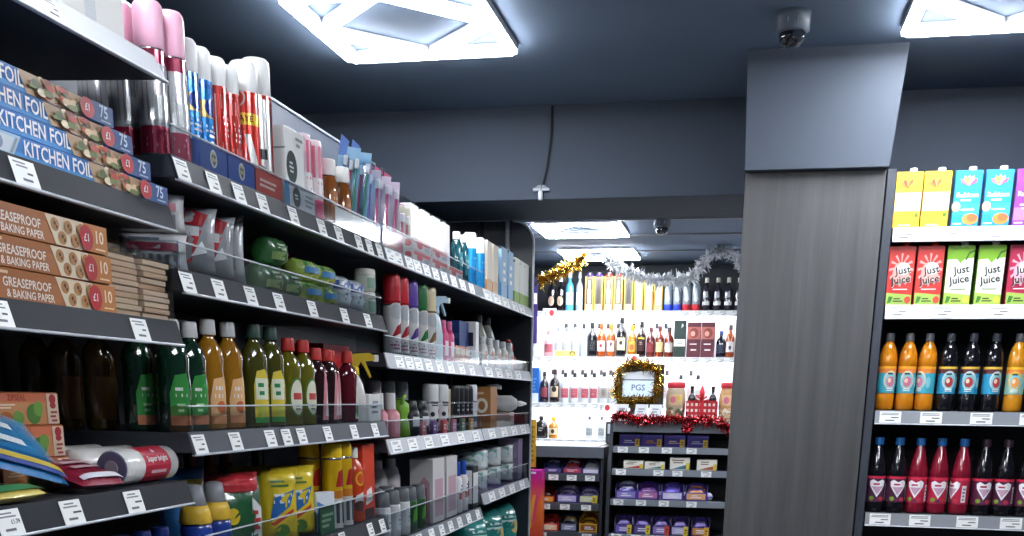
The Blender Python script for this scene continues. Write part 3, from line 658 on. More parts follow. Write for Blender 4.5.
k = carton(.10, .05, .19, '#eef0e6', [('r', -.05, .0, .05, .05, '#8db03b')], [('r', -.025, 0, .025, .05, '#7fae3a'), ('r', -.025, .17, .025, .178, '#2f6e3f'), ('bars', -.015, .07, .015, .15, 4, '#9bb0a0')], name='green_white_carton')
row(k, at((4.97, 5.085, 5.19), -1.046, T1), LR, 'white and green carton at the far end of the top shelf, {o} of three', 'white and green cartons', .02)

# ---- second bay, second shelf: packs of cloths, bows, scourers
k = pouch(.125, .05, .068, '#c2c3c4', [('stripes', -.05, .006, .05, .03, 7, '#7f8288'), ('r', -.045, .036, .045, .05, '#98344a'), ('bars', -.05, .052, .05, .062, 1, '#5b6672')], 'peg_pack', 'pack', 21)
row(k, [(-1.09, 1.945, T2), (-1.09, 1.945, T2 + .069)], .5, 'grey and white printed pack at the near end of the second shelf, {o} up', 'grey printed packs', .05)
k = pouch(.15, .07, .125, '#8f9297', [('p', [(-.06, .05), (-.02, .03), (.03, .06), (.0, .10), (-.04, .115)], '#b3202e'), ('p', [(-.01, .01), (.03, .02), (.05, .08), (.02, .07)], '#c92a38'), ('p', [(.0, .09), (.05, .085), (.06, .11), (.02, .12)], '#a01a28'), ('r', -.03, .068, .045, .085, '#cfd1d4'), ('p', [(.03, .03), (.06, .04), (.05, .06)], '#e9ebed'), ('p', [(-.05, .012), (-.02, .015), (-.035, .035)], '#dfe2e4')], 'red_bow_pack', 'pack', 22)
row(k, [(-1.10, 2.05, T2 + .008), (-1.105, 2.14, T2 + .008)], .4, 'red crinkled pack beside the grey printed packs, {o} of two', 'red crinkled packs', .05, (-.04, .05))
k = pouch(.135, .07, .14, '#8f9598', [('p', [(-.05, .02), (.03, .04), (.05, .12), (-.04, .10)], '#b9c0c4'), ('p', [(-.06, .05), (-.03, .03), (.0, .12)], '#e3e8ea'), ('r', -.02, .03, .05, .06, '#6e7478')], 'clear_bag', 'bag', 23)
k.put((-1.115, 2.235, T2 + .004), .3, 'shiny grey transparent bag after the red packs on the second shelf')
k = pouch(.10, .08, .062, '#2f6b35', [('r', -.04, .012, .04, .028, '#7d9a5a'), ('bars', -.03, .032, .03, .048, 2, '#b7c9a0'), ('o', .02, .02, .014, .010, '#b5503a')], 'scourer_pack', 'pack', 24)
row(k, [(-1.07, 2.375, T2), (-1.07, 2.483, T2), (-1.075, 2.42, T2 + .063)], LR, 'dark green scourer pack on the second shelf, {o} of three', 'dark green scourer packs', .03)
k = pouch(.10, .08, .048, '#a7c257', [('r', -.04, .016, .04, .03, '#3d7fb0'), ('stripes', -.04, .032, .04, .042, 5, '#3f8a4a'), ('o', .0, .010, .025, .006, '#e3d35a')], 'sponge_pack', 'pack', 25)
row(k, [(-1.068, 2.60, T2), (-1.068, 2.71, T2), (-1.07, 2.595, T2 + .049), (-1.07, 2.705, T2 + .049)], LR, 'light green sponge pack after the dark green ones, {o} of four', 'light green sponge packs', .03)
k = pouch(.11, .08, .09, '#3c3f49', [('bars', -.03, .03, .03, .06, 2, '#9a9da6')], 'dark_pack', 'pack', 26)
k.put((-1.19, 2.80, T2), LR, 'dark shiny pack behind the light green sponges', None, (-.1, 0))
k = pouch(.085, .08, .085, '#c9d3da', [('r', -.035, .05, .035, .072, '#2c4e9a'), ('bars', -.05, .02, .05, .045, 2, '#8a93a0')], 'cotton_bag', 'bag', 27)
row(k, [(-1.07, 2.825, T2), (-1.07, 2.925, T2)], 1.2, 'white bag with blue band on the second shelf, {o} of two', 'white and blue bags', .05)
k = bottle([(.024, 0), (.028, .003), (.029, .04), (.027, .045)], '#cfd6c8', (.029, .043, .06), '#d9d6cc', [('r', -.03, .008, .03, .036, '#87a58e')], name='small_pot', cat='pot', mat=M('#cfd6c8', .4))
row(k, [(-1.05, 3.008, T2), (-1.05, 3.008, T2 + .061), (-1.115, 3.0, T2)], LR, 'small pale pot at the far end of the second shelf, {o} of three', 'small pale pots')

# ---- second bay, third shelf: washing-up liquids
WU = [(.029, 0), (.033, .005), (.0335, .09), (.0310, .116), (.0330, .138), (.0285, .157), (.018, .171), (.0135, .177), (.0135, .186)]
def wul(col, cap, lab, nm, capz=.215, prof=WU, sc=.72):
    prof = [(r, z * capz / .212) for r, z in prof]
    return bottle(prof, col, (.0175, capz - .030, capz, .0155), cap, lab, name=nm, sy=sc, lr=.0336, mat=M(col, .12, 0, 'ripple'))
gl = [('p', [(-.022, .02), (.022, .02), (.024, .075), (.016, .108), (-.010, .104), (-.022, .07)], '#2f8a3a'), ('bars', -.014, .062, .016, .085, 2, W), ('r', -.022, .012, .022, .03, '#c07a55'), ('bars', -.012, .035, .014, .055, 2, '#a9d3a4')]
k = wul('#0d2f1e', '#c9cac9', gl, 'washing_up_bottle', .205)
row(k, [(-1.062, 1.938, T3), (-1.062, 2.008, T3), (-1.135, 1.938, T3)], LR - .5, 'dark green washing-up bottle with green label and grey cap, {o} at the near end', 'green washing-up bottles', .1)
al = [('p', [(-.020, .02), (.022, .02), (.026, .07), (.018, .105), (-.010, .10), (-.020, .06)], '#e7b57c'), ('bars', -.010, .06, .02, .09, 2, W), ('o', .006, .045, .012, .012, '#c8632f'), ('r', -.02, .012, .022, .028, '#cf8a5a')]
k = wul('#9c6a12', '#c9cac9', al, 'washing_up_bottle', .215)
row(k, [(-1.062, 2.085, T3), (-1.062, 2.172, T3), (-1.135, 2.11, T3)], LR - .5, 'amber washing-up bottle with peach label and grey cap, {o} of the amber ones', 'amber washing-up bottles', .1)
k = wul('#4a3510', '#3a3a38', [('p', [(-.02, .02), (.02, .02), (.02, .1), (-.02, .1)], '#6a4a1c')], 'washing_up_bottle', .205)  # amber bottles and their caps coloured darker to imitate deep shade
row(k, [(-1.225, 1.95, T3), (-1.30, 1.95, T3), (-1.36, 1.95, T3)], LR - .5, 'washing-up bottle painted dark for the shade deep in the bottle shelf, {o} from the aisle', 'bottles painted dark for shade', .1)
ll = [('p', [(-.020, .01), (.020, .01), (.022, .10), (.010, .125), (-.012, .12), (-.020, .09)], '#e6cf45'), ('r', -.016, .06, .018, .105, '#eef2d8'), ('bars', -.012, .066, .014, .10, 2, '#2e8a4a'), ('o', .0, .035, .014, .014, '#cbd04a'), ('r', -.02, .01, .02, .022, '#3d9a4a')]
k = wul('#4a4a14', '#2c4a3e', ll, 'washing_up_bottle', .22)
row(k, [(-1.062, 2.295, T3), (-1.062, 2.385, T3), (-1.135, 2.30, T3)], LR - .45, 'washing-up bottle with lemon label and dark green cap, {o} of the lemon ones', 'lemon washing-up bottles', .08)
rl = [('o', .004, .065, .024, .045, '#3f7a2c'), ('o', .005, .065, .0205, .040, '#e9e6cf'), ('r', -.008, .06, .02, .075, '#c24a42'), ('bars', -.006, .035, .016, .05, 2, '#7d8a60')]
k = wul('#6a6614', '#c5302b', rl, 'washing_up_bottle', .20)
row(k, [(-1.058, 2.475, T3), (-1.058, 2.565, T3)], LR - .4, 'olive washing-up bottle with round label and red cap, {o} of two', 'olive washing-up bottles', .06)
wl = [('p', [(-.006, .01), (.022, .01), (.020, .10), (.006, .135)], '#d98f96'), ('p', [(.004, .02), (.022, .02), (.018, .09)], '#f1e3e0')]
k = wul('#2a1012', '#c8322c', wl, 'washing_up_bottle', .185)
row(k, [(-1.058, 2.645, T3), (-1.058, 2.72, T3), (-1.075, 2.785, T3)], LR - .3, 'dark washing-up bottle with pink label and red cap, {o} of the dark ones', 'dark red-capped bottles', .06)
k = wul('#5c1220', '#c8322c', [('p', [(.0, .01), (.024, .01), (.022, .08), (.008, .10)], '#dfe6cf'), ('o', .012, .03, .01, .016, '#3c7a3c')], 'washing_up_bottle', .185)
k.put((-1.052, 2.855, T3), LR - .3, 'wine-red bottle with red cap just before the yellow trigger spray')
# trigger spray
def trigger(col, headcol, lab, name, label, loc, rz, s=1., h=.15):
    pr = [(.030 * s, 0), (.034 * s, .004), (.034 * s, h * .55), (.026 * s, h * .8), (.015 * s, h), (.014 * s, h + .01)]
    b = MB(); b.lathe(pr, M(col, .3, 0, 'gloss'), 18, sy=.65); root = b.build(name)
    t = MB(); m = M(headcol, .35)
    t.lathe([(.016 * s, h), (.017 * s, h + .002), (.016 * s, h + .02), (.012 * s, h + .024)], m, 14)
    t.prism([(-.012 * s, h + .022), (.028 * s, h + .022), (.032 * s, h + .040), (.022 * s, h + .055), (-.045 * s, h + .060), (-.058 * s, h + .052), (-.058 * s, h + .040), (-.02 * s, h + .036)], -.010 * s, .010 * s, m)
    t.prism([(-.022 * s, h + .037), (-.033 * s, h + .037), (-.050 * s, h - .004), (-.045 * s, h - .006)], -.006 * s, .006 * s, m)
    q = t.build('trigger_head', root); n = MB(); n.box(-.070 * s, -.056 * s, -.009 * s, .009 * s, h + .037, h + .055, M('#eceae0', .4), .002); n.build('nozzle', q)
    l = MB(); l.decor(lab, cyl(.0344 * s, 1, .65)); l.build('label', root)
    root.location = loc; root.rotation_euler = (0, 0, rz); tag(root, label, 'spray bottle')
trigger('#e9e8e4', '#e4c326', [('r', -.03, .015, .03, .075, '#2c3f8a'), ('bars', -.02, .03, .02, .06, 3, W)], 'trigger_spray', 'white cleaning spray with yellow trigger head beside the wine-red bottle', (-1.062, 2.93, T3), PI + .5, 1., .125)
k = carton(.10, .05, .075, '#e3e3e0', [('bars', -.03, .02, .03, .06, 3, '#6d7686')], name='white_box')
k.put((-1.05, 3.0, T3), LR, 'small white box at the far end of the bottle shelf')
k = carton(.20, .12, .102, '#cf2530', [('r', -.11, .07, .11, .082, '#c43a3c')], name='red_pack', cat='pack')
k.put((-1.17, 2.935, T3), LR, 'deep red pack at the back of the bottle shelf, lower of two', 'deep red packs')
k.put((-1.17, 2.935, T3 + .103), LR, 'deep red pack at the back of the bottle shelf, upper of two', 'deep red packs')

# ---- second bay, fourth shelf: cleaning sprays, bags
b = bottle([(.030, 0), (.034, .004), (.034, .095), (.030, .11)], '#1f3f9a', (.026, .145, .196, .012), '#7d8086', [('r', -.03, .02, .03, .08, '#2b53b0'), ('bars', -.02, .03, .02, .07, 3, W)], name='grey_cone_bottle', mat=M('#1f3f9a', .3, 0, 'gloss'))
c = MB(); c.lathe([(.034, .106), (.036, .110), (.032, .135), (.027, .148)], M('#e2b93a', .4), 18); q = c.build('collar'); q.parent = b.root; b.parts.append(q)
b.root.scale = (.92, .92, .86)
row(b, [(-1.06, 1.985, T4), (-1.06, 2.07, T4)], LR, 'blue bottle with grey cone cap and yellow collar, {o} of two', 'grey cone bottles')
k = pouch(.12, .05, .19, '#2f6fae', [('r', -.04, .12, .04, .17, '#d9c23a'), ('r', -.02, .13, .015, .165, '#f0e36a'), ('bars', -.03, .03, .03, .10, 3, '#dfe8ef')], 'detergent_bag', 'bag', 31)
k.put((-1.14, 2.08, T4), LR - .5, 'blue bag with yellow flap behind the grey cone bottles')
k = pouch(.16, .10, .165, '#1f5a34', [('o', -.02, .085, .016, .018, '#e3c22e'), ('p', [(.025, .03), (.06, .02), (.055, .10), (.03, .125)], '#e8e9e6'), ('bars', .03, .05, .052, .1, 3, '#b03a35')], 'scourer_bag', 'bag', 32)
t = MB(); t.pillow(.15, .09, .05, M('#c8323a', .3, 0, 'film'), seed=8); q = t.build('red_top'); q.location = (0, 0, .125); q.parent = k.root; k.parts.append(q)
k.put((-1.10, 2.215, T4), LR - .6, 'green bag with red gathered top on the lowest visible shelf')
yl = [('p', [(-.03, .05), (.02, .085), (.034, .125), (-.02, .105)], '#2b6fb8'), ('bars', -.022, .09, .03, .12, 2, '#eef3f8'), ('p', [(-.03, .045), (.03, .08), (.03, .072), (-.02, .04)], '#c8402f'), ('o', .0, .028, .018, .016, '#5f9a3f'), ('bars', -.03, .13, .03, .15, 2, '#4a7a3a')]
k = pouch(.115, .07, .172, '#e6cb2c', yl, 'wipes_pack', 'pack', 33, flatk=1)
row(k, [(-1.085, 2.43, T4), (-1.085, 2.54, T4), (-1.175, 2.48, T4)], LR - .75, 'bright yellow wipes pack with blue swoosh, {o} of three', 'yellow wipes packs', .05)
k = carton(.075, .03, .10, '#e4ecf2', [('p', [(-.035, .0), (.035, .0), (.035, .05), (-.035, .08)], '#3f86c0')], [('p', [(-.014, .0), (.014, .0), (.014, .05), (-.014, .07)], '#3f86c0')], name='blue_white_box')
k.put((-1.055, 2.645, T4), LR - .3, 'small blue and white box after the yellow packs')
b = MB(); b.box(-.05, .05, -.0015, .0015, 0, .07, M('#2f5f3a', .5), .0008); b.decor([('bars', -.04, .015, .04, .055, 3, '#9dbb9a')], lambda u, v, L: (u, -.0016 - L, v))
Kind(b.build('green_card_strip'), 'card strip').put((-1.0225, 2.60, T4), LR, 'green card strip against the guard before the yellow spray cans')
yc = [('r', -.0785, .002, .0785, .085, '#ece9e2'), ('r', -.0785, .080, .0785, .10, '#e08a35'), ('bars', -.05, .085, .05, .097, 1, '#c22f2a'), ('stripes', -.05, .015, .05, .07, 5, '#5a5e66'), ('p', [(-.01, .11), (.02, .11), (.03, .16), (.0, .15)], '#c8322c')]
k = spray_can(.222, .055, '#f0c21c', '#efc51d', yc, name='yellow_polish_can', caph=.12)
row(k, [(-1.05, 2.715, T4), (-1.05, 2.79, T4), (-1.115, 2.72, T4)], LR - .6, 'yellow and white spray can with orange band, {o} of three', 'yellow spray cans', .1)
oc = [('o', .004, .12, .018, .02, '#e9b02c'), ('o', .004, .12, .013, .014, '#d8541f'), ('p', [(-.02, .04), (.02, .05), (.016, .085), (-.012, .075)], '#e9e6e2'), ('o', .0, .045, .02, .015, '#5b2a22')]
k = bottle([(.024, 0), (.027, .004), (.0275, .14), (.022, .16), (.013, .172), (.012, .178)], '#cf4516', (.0145, .176, .205), '#eeece6', oc, name='orange_cleaner_bottle', lr=.0275, mat=M('#cf4516', .25, 0, 'gloss'))
k.put((-1.05, 2.875, T4), LR - .5, 'orange bottle with white cap beside the yellow spray cans')
k = carton(.10, .05, .21, '#d8401c', [('p', [(-.03, .04), (.03, .05), (.02, .09), (-.02, .08)], W), ('r', -.04, .0, .04, .03, '#3a2320')], [('p', [(-.022, .05), (.022, .06), (.012, .09), (-.012, .08)], W), ('r', -.022, .012, .022, .035, '#33211d'), ('r', -.024, .0, .024, .01, '#c7c7c7')], name='orange_carton')
k.put((-1.06, 2.965, T4), LR, 'tall orange-red carton at the far end of the shelf')
k = bottle([(.026, 0), (.03, .004), (.03, .13), (.02, .16), (.013, .18)], '#b5531a', (.015, .178, .205), '#7a2418', [('r', -.025, .03, .025, .10, '#d9a52c')], name='amber_cleaner_bottle')
row(k, [(-1.265, y, T4) for y in (2.28, 2.36, 2.46, 2.54)], LR, 'amber cleaner bottle in the shade behind the yellow packs, {o} along', 'shaded amber bottles')

# ---- third bay, second shelf: air fresheners
def freshener(capcol, lab, nm='air_freshener_can', h=.232):
    pr = [('p', [(-.02, .05), (.03, .07), (.034, .10), (.0, .085)], lab), ('o', .0, .125, .03, .026, '#e6e6e4'), ('o', .0, .125, .024, .021, '#c9ced2'), ('bars', -.025, .015, .025, .045, 3, '#b4607a'), ('r', -.05, .15, .05, .156, lab)]
    return spray_can(h, .054, '#e9e9e7', capcol, pr, name=nm, caph=.32)
for col, lab, ys, w in (('#bf1f2b', '#b3242f', (3.26, 3.345), 'red'), ('#5a3f9c', '#5b3b95', (3.445,), 'purple'), ('#1f6b34', '#2c7a40', (3.555,), 'green'), ('#e0cfa8', '#8a6a4a', (3.655,), 'cream')):
    k = freshener(col, lab)
    for i, y in enumerate(ys):
        k.put((-1.055, y, F2), LR - .6, ('white air freshener can with %s cap in the third bay' % w) + (', %s of two' % ORD[i] if len(ys) > 1 else ''), 'capped air freshener cans')
trigger('#cfe0ea', '#a9c4d6', [('o', 0, .05, .02, .025, '#8fb3cc')], 'trigger_spray', 'pale blue trigger spray after the cream-capped can', (-1.055, 3.745, F2), PI + .9, .85, .155)
k = bottle([(.018, 0), (.02, .003), (.02, .09), (.012, .11)], '#d8487e', (.012, .108, .14), '#e0709c', [('r', -.016, .02, .016, .07, '#f4d7e2')], name='pink_bottle', mat=M('#d8487e', .3))
row(k, at((3.82, 3.90), -1.05, F2), LR, 'small bright pink bottle in the third bay, {o} of two', 'small pink bottles')
k = carton(.06, .05, .06, '#b5602c', [('r', -.03, .03, .03, .05, '#e4c79a')], [('r', -.02, .02, .02, .045, '#e6d3b4')], name='brown_box')
row(k, at((3.94, 4.01, 4.08), -1.05, F2), LR, 'small orange-brown box beside the pink bottles, {o} of three', 'small brown boxes', .05)
k = carton(.14, .07, .155, '#1d3a7a', [('r', -.06, .02, .06, .05, '#2f57a0')], [('r', -.03, .09, .03, .11, '#3a5a9c'), ('bars', -.02, .03, .02, .07, 2, '#a9b8d6')], name='navy_carton')
k.put((-1.085, 4.125, F2), LR, 'navy blue carton on the second shelf of the third bay')
k = carton(.05, .045, .16, '#e8e8e6', [], [('r', -.012, .07, .012, .12, '#1d2026'), ('bars', -.015, .02, .015, .05, 2, '#9aa0a8')], name='white_black_box')
k.put((-1.045, 4.225, F2), LR, 'slim white box with black window beside the navy carton')
k = carton(.26, .03, .12, '#787b80', [('r', -.13, .08, .13, .085, '#a3a6aa')], name='grey_card_box'); k.put((-1.20, 3.95, F2), LR, 'grey box at the back of the air freshener shelf')
# fourth bay, second shelf
k = bottle([(.020, 0), (.022, .003), (.022, .07), (.012, .09)], '#c9c5be', (.013, .088, .115), '#d9dcdd', [('r', -.018, .01, .018, .06, '#d9a99a')], name='small_clear_bottle', mat=M('#d6d6d2', .2))
row(k, [(-1.045, y, F2) for y in (4.40, 4.53, 4.66, 4.79, 4.92)], LR, 'small pale bottle in the farthest bay, {o} along', 'small pale bottles')
k = bottle([(.034, 0), (.038, .004), (.038, .12), (.026, .155), (.014, .185)], '#8e9187', (.016, .182, .215), '#3d4046', [('r', -.03, .03, .03, .10, '#c5c6bd'), ('bars', -.02, .05, .02, .09, 2, '#6e7268')], name='grey_bottle', mat=M('#8e9187', .25))
row(k, [(-1.115, 4.62, F2), (-1.115, 4.78, F2)], LR, 'tall grey bottle behind the small pale ones, {o} of two', 'tall grey bottles')
b = MB(); b.lathe([(.03, 0), (.034, .004), (.03, .05), (.018, .075), (.022, .09), (.020, .115), (.010, .13)], M('#b01f28', .3, 0, 'gloss'), 16)
root = b.build('red_bear_bottle'); e = MB()
for sg in (-1, 1): e.lathe([(.004, .118), (.009, .124), (.008, .134), (.003, .138)], M('#c22d34', .35), 10, cx=.014 * sg)
for sg in (-1, 1): e.tube([(.024 * sg, -.008, .07), (.036 * sg, -.02, .055), (.034 * sg, -.03, .035)], [.008, .008, .006], M('#c22d34', .35), 8)
Kind(root, 'bottle', e.build('ears_and_arms')).put((-1.075, 5.05, F2), LR, 'red figure-shaped bottle at the far end of the second shelf')

# ---- third bay, third shelf: toiletries
k = bottle([(.026, 0), (.029, .004), (.029, .07), (.018, .085)], '#d98d97', (.017, .083, .132, .015), '#dcdcdb', [('r', -.022, .015, .022, .06, '#e3a5ad')], name='pink_lotion_bottle', mat=M('#d98d97', .3, 0, 'gloss'))
row(k, at((3.10, 3.215), -1.05, F3), LR, 'pink lotion bottle with tall pale cap, {o} of two', 'pink lotion bottles')
b = MB(); b.lathe([(.022, 0), (.03, .006), (.026, .045), (.02, .06), (.028, .08), (.026, .10), (.012, .112)], M('#7fb23c', .35), 16)
root = b.build('green_figure_bottle'); e = MB(); e.lathe([(.010, .108), (.013, .112), (.010, .118)], M('#5f9a35', .4), 12); e.tube([(-.02, -.01, .10), (-.03, -.016, .118), (-.02, -.02, .126)], .006, M('#8fc04a', .4), 6)
Kind(root, 'bottle', e.build('cap')).put((-1.05, 3.32, F3), LR, 'lime green shaped bottle after the pink lotion bottles')
k = bottle([(.026, 0), (.03, .004), (.03, .07), (.024, .085)], '#22242a', (.024, .083, .112, .018), '#1b1d22', [('r', -.03, .03, .03, .06, '#d4d7da')], name='black_deodorant', cat='deodorant', mat=M('#22242a', .35))
row(k, [(-1.05, 3.42, F3), (-1.05, 3.53, F3)], LR, 'short black container with white band, {o} of two', 'short black containers')
wc = [('o', -.015, .03, .008, .008, '#c93a55'), ('o', .012, .045, .008, .008, '#2e3138'), ('o', -.01, .065, .008, .008, '#2e3138'), ('o', .02, .075, .008, .008, '#c93a55'), ('o', .02, .02, .007, .007, '#2e3138'), ('bars', -.02, .09, .02, .11, 2, '#5d6068')]
k = spray_can(.165, .056, '#ecebea', '#dcdcdc', wc, name='spotted_can', caph=.30)
row(k, at((3.66, 3.79), -1.05, F3), LR - .6, 'white spray can with red and black spots, {o} of two', 'white spotted cans')
k = spray_can(.17, .05, '#8f9298', '#a3a6aa', [('bars', -.02, .04, .02, .10, 3, '#c9ccd0')], name='grey_can', caph=.30)
row(k, [(-1.125, y, F3) for y in (3.28, 3.42, 3.56)], LR, 'grey-capped can standing behind in the third bay, {o} along', 'grey cans in the second rank')
k = carton(.06, .05, .15, '#c5b597', [], [('bars', -.015, .04, .015, .11, 3, '#7d6a4a')], name='tan_box'); k.put((-1.075, 3.9, F3), LR, 'tan box between the spotted cans and black cans')
k = spray_can(.165, .046, '#26282d', '#1a1c20', [('r', -.04, .05, .04, .058, '#9da1a8'), ('bars', -.015, .07, .015, .10, 2, '#b9bcc2'), ('r', -.04, .02, .04, .03, '#5f6f7f')], name='black_body_spray', caph=.30)
row(k, [(-1.046, y, F3) for y in (3.95, 4.02, 4.09, 4.16)] + [(-1.10, 4.08, F3), (-1.10, 4.17, F3)], LR, 'slim black body spray in the third bay, {o} of the black ones', 'black body sprays')
k = spray_can(.17, .048, '#dfe3e8', '#e3e5e8', [('r', -.05, .03, .05, .05, '#6d8db0'), ('bars', -.02, .06, .02, .10, 2, '#8a93a0')], name='pale_body_spray', caph=.3)
k.put((-1.046, 4.222, F3), LR, 'white and blue body spray at the joint of the two far bays')
k = carton(.12, .075, .165, '#a8743f', [], [('o', 0, .09, .026, .03, '#e9e2d4'), ('o', .0, .09, .014, .018, '#9a6a3c'), ('r', -.037, .0, .037, .02, '#c88f50'), ('bars', -.03, .13, .03, .15, 1, '#e0c9a0')], name='gift_carton')
k.put((-1.055, 4.50, F3), LR, 'golden brown carton with white round emblem in the farthest bay')
trigger('#5d83c4', '#c9d3dc', [('r', -.02, .02, .02, .06, '#dbe6f2')], 'trigger_spray', 'blue trigger spray beside the golden brown carton', (-1.085, 4.74, F3), PI + .9, .8, .12)
b = MB(); b.lathe([(.034, -.08), (.036, -.075), (.036, .06), (.02, .085), (.012, .088)], M('#e9e9e8', .4), 18, xf=Matrix.Rotation(PI / 2, 4, 'Y')); root = b.build('white_tube'); e = MB(); e.lathe([(.012, .088), (.012, .105), (.004, .13)], M('#f4f4f4', .4), 12, xf=Matrix.Rotation(PI / 2, 4, 'Y'))
Kind(root, 'tube', e.build('nozzle')).put((-1.105, 4.98, F3 + .096), .12, 'white tube lying on its side at the far end')
k = tray(.30, .03, .02, '#d8cfc4')
k.put((-1.036, 4.72, F3), LR, 'low pale card tray in front of the blue trigger spray')
b = MB(); b.box(-.05, .05, -.03, .03, .0, .058, M('#c9c5be', .5)); b.decor([('bars', -.04, .015, .04, .045, 3, '#8d8a84')], flat(.06)); Kind(b.build('soap_box'), 'box').put((-1.07, 4.98, F3), LR, 'small pale box beneath the white tube')
cols = ['#c2707a', '#7a4fa0', '#d8505a', '#c98aa0', '#6d8f6a', '#b8a050']
for i, y in enumerate((3.47, 3.60, 3.73, 3.86, 3.99, 4.12)):
    k = carton(.05, .012, .045, cols[i], [('bars', -.02, .012, .02, .034, 2, W)], name='soap_bar_box')
    k.put((-1.0225, y, F3), LR, ['rose', 'violet', 'coral', 'mauve', 'sage green', 'mustard'][i] + ' small box against the acrylic guard of the third bay', 'small boxes behind the guard')

# ---- third bay, fourth shelf: deodorants and lotions
k = bottle([(.024, 0), (.028, .004), (.028, .10), (.026, .108)], '#c6c8ca', (.0265, .106, .150, .021), '#5e6268', [('r', -.02, .03, .02, .085, '#dcdedf'), ('bars', -.014, .04, .014, .08, 3, '#8a8e94')], name='roll_on_deodorant', cat='deodorant', mat=M('#c6c8ca', .3))
row(k, [(-1.046, y, F4) for y in (3.102, 3.2, 3.30)] + [(-1.105, y, F4) for y in (3.11, 3.22, 3.33)], LR, 'pale deodorant with dark grey cap, {o} of the grey-capped ones', 'grey-capped deodorants')
k = bottle([(.022, 0), (.026, .004), (.026, .095), (.024, .103)], '#2d5f38', (.0245, .101, .145, .019), '#5e6268', [('p', [(-.02, .03), (.02, .05), (.01, .085), (-.015, .07)], '#6fae4a'), ('r', -.02, .008, .02, .025, '#1f3f2a')], name='green_deodorant', cat='deodorant', mat=M('#2d5f38', .3))
row(k, at((3.40, 3.50), -1.05, F4), LR, 'green deodorant with grey cap beside the pale ones, {o} of two', 'green deodorants')
k = bottle([(.036, 0), (.040, .005), (.040, .16), (.030, .19), (.018, .2)], '#d9d5d6', (.02, .198, .225), '#dcdadb', [('p', [(-.03, .02), (.03, .02), (.026, .12), (-.02, .14)], '#b98a98'), ('bars', -.02, .04, .02, .09, 3, W)], name='lotion_bottle', sy=.6, mat=M('#d9d5d6', .35))
row(k, [(-1.165, y, F4) for y in (3.25, 3.42, 3.56)], LR - .5, 'tall white and mauve bottle behind the deodorants, {o} of three', 'tall white and mauve bottles')
k = carton(.14, .085, .22, '#dcd9d8', [('r', -.05, .02, .05, .15, '#c9a5b0')], [('p', [(-.035, .0), (.03, .0), (.03, .14), (.01, .16), (-.02, .12)], '#c49aa8'), ('p', [(-.01, .02), (.02, .02), (.02, .12), (.005, .13)], '#9a5a70')], name='lotion_carton')
row(k, [(-1.075, 3.70, F4), (-1.075, 3.88, F4)], LR, 'large white carton with mauve shape in the third bay, {o} of two', 'large white and mauve cartons', .03)
k = bottle([(.018, 0), (.02, .003), (.02, .12), (.012, .14)], '#e6e4e4', (.013, .138, .19), '#1d4fae', [('r', -.018, .05, .018, .075, '#c03a3a'), ('bars', -.012, .08, .012, .11, 2, '#3a5fae')], name='blue_capped_bottle', mat=M('#e6e4e4', .3))
row(k, at((4.02, 4.11), -1.05, F4), LR, 'white bottle with blue cap beside the mauve cartons, {o} of two', 'blue-capped white bottles')
k = carton(.09, .075, .165, '#26302f', [('r', -.04, .02, .04, .14, '#e4e6e4')], [('r', -.01, .02, .034, .15, '#e8e9e7'), ('r', .008, .05, .022, .11, '#25292c')], name='black_white_carton')
k.put((-1.06, 4.205, F4), LR, 'black and white carton at the end of the fourth shelf')
# fourth bay, fourth shelf: wipes
wp = [('p', [(-.06, .03), (.06, .04), (.06, .075), (-.06, .07)], '#7fb8b0'), ('p', [(-.04, .05), (.0, .045), (.02, .08), (-.02, .085)], '#2f7f6a'), ('o', .04, .05, .018, .016, '#dfeaf0'), ('bars', -.05, .015, .05, .03, 1, '#8ab0c0')]
k = pouch(.16, .09, .083, '#dfe5e6', wp, 'baby_wipes_pack', 'pack', 41, flatk=1)
row(k, [(-1.11, y, G4 + z) for y in (4.46, 4.72, 4.98) for z in (0, .084)], .12, 'white and teal wipes pack in the farthest bay, {o} of six', 'white and teal wipes packs', .04)
k = carton(.10, .10, .19, '#8f7fa0', [], [('r', -.045, .10, .045, .18, '#a594b4'), ('bars', -.03, .03, .03, .08, 3, '#d9d0e0')], name='purple_carton')
k.put((-1.085, 5.165, G4), LR, 'dull purple carton against the end panel')
k = pouch(.20, .20, .215, '#1f8a84', [('p', [(-.08, .03), (.08, .05), (.08, .12), (-.08, .10)], '#2aa39a'), ('o', .03, .11, .03, .03, '#d9c27a'), ('bars', -.06, .13, .06, .17, 2, '#cfe8e4')], 'nappy_bag', 'bag', 43)
row(k, [(-1.135, y, G5) for y in (4.45, 4.76, 5.07)], 1.1, 'shiny teal bag on the shelf nearest the floor, {o} of three', 'shiny teal bags', .1)
k = spray_can(.16, .05, '#2b2f36', '#3a3f46', [], name='dark_can', caph=.3)
row(k, [(-1.06, y, Zs(-.85)) for y in (3.75, 3.9, 4.05, 4.18)], LR, 'dark capped can under the fourth shelf of the third bay, {o} along', 'dark cans under the fourth shelf')
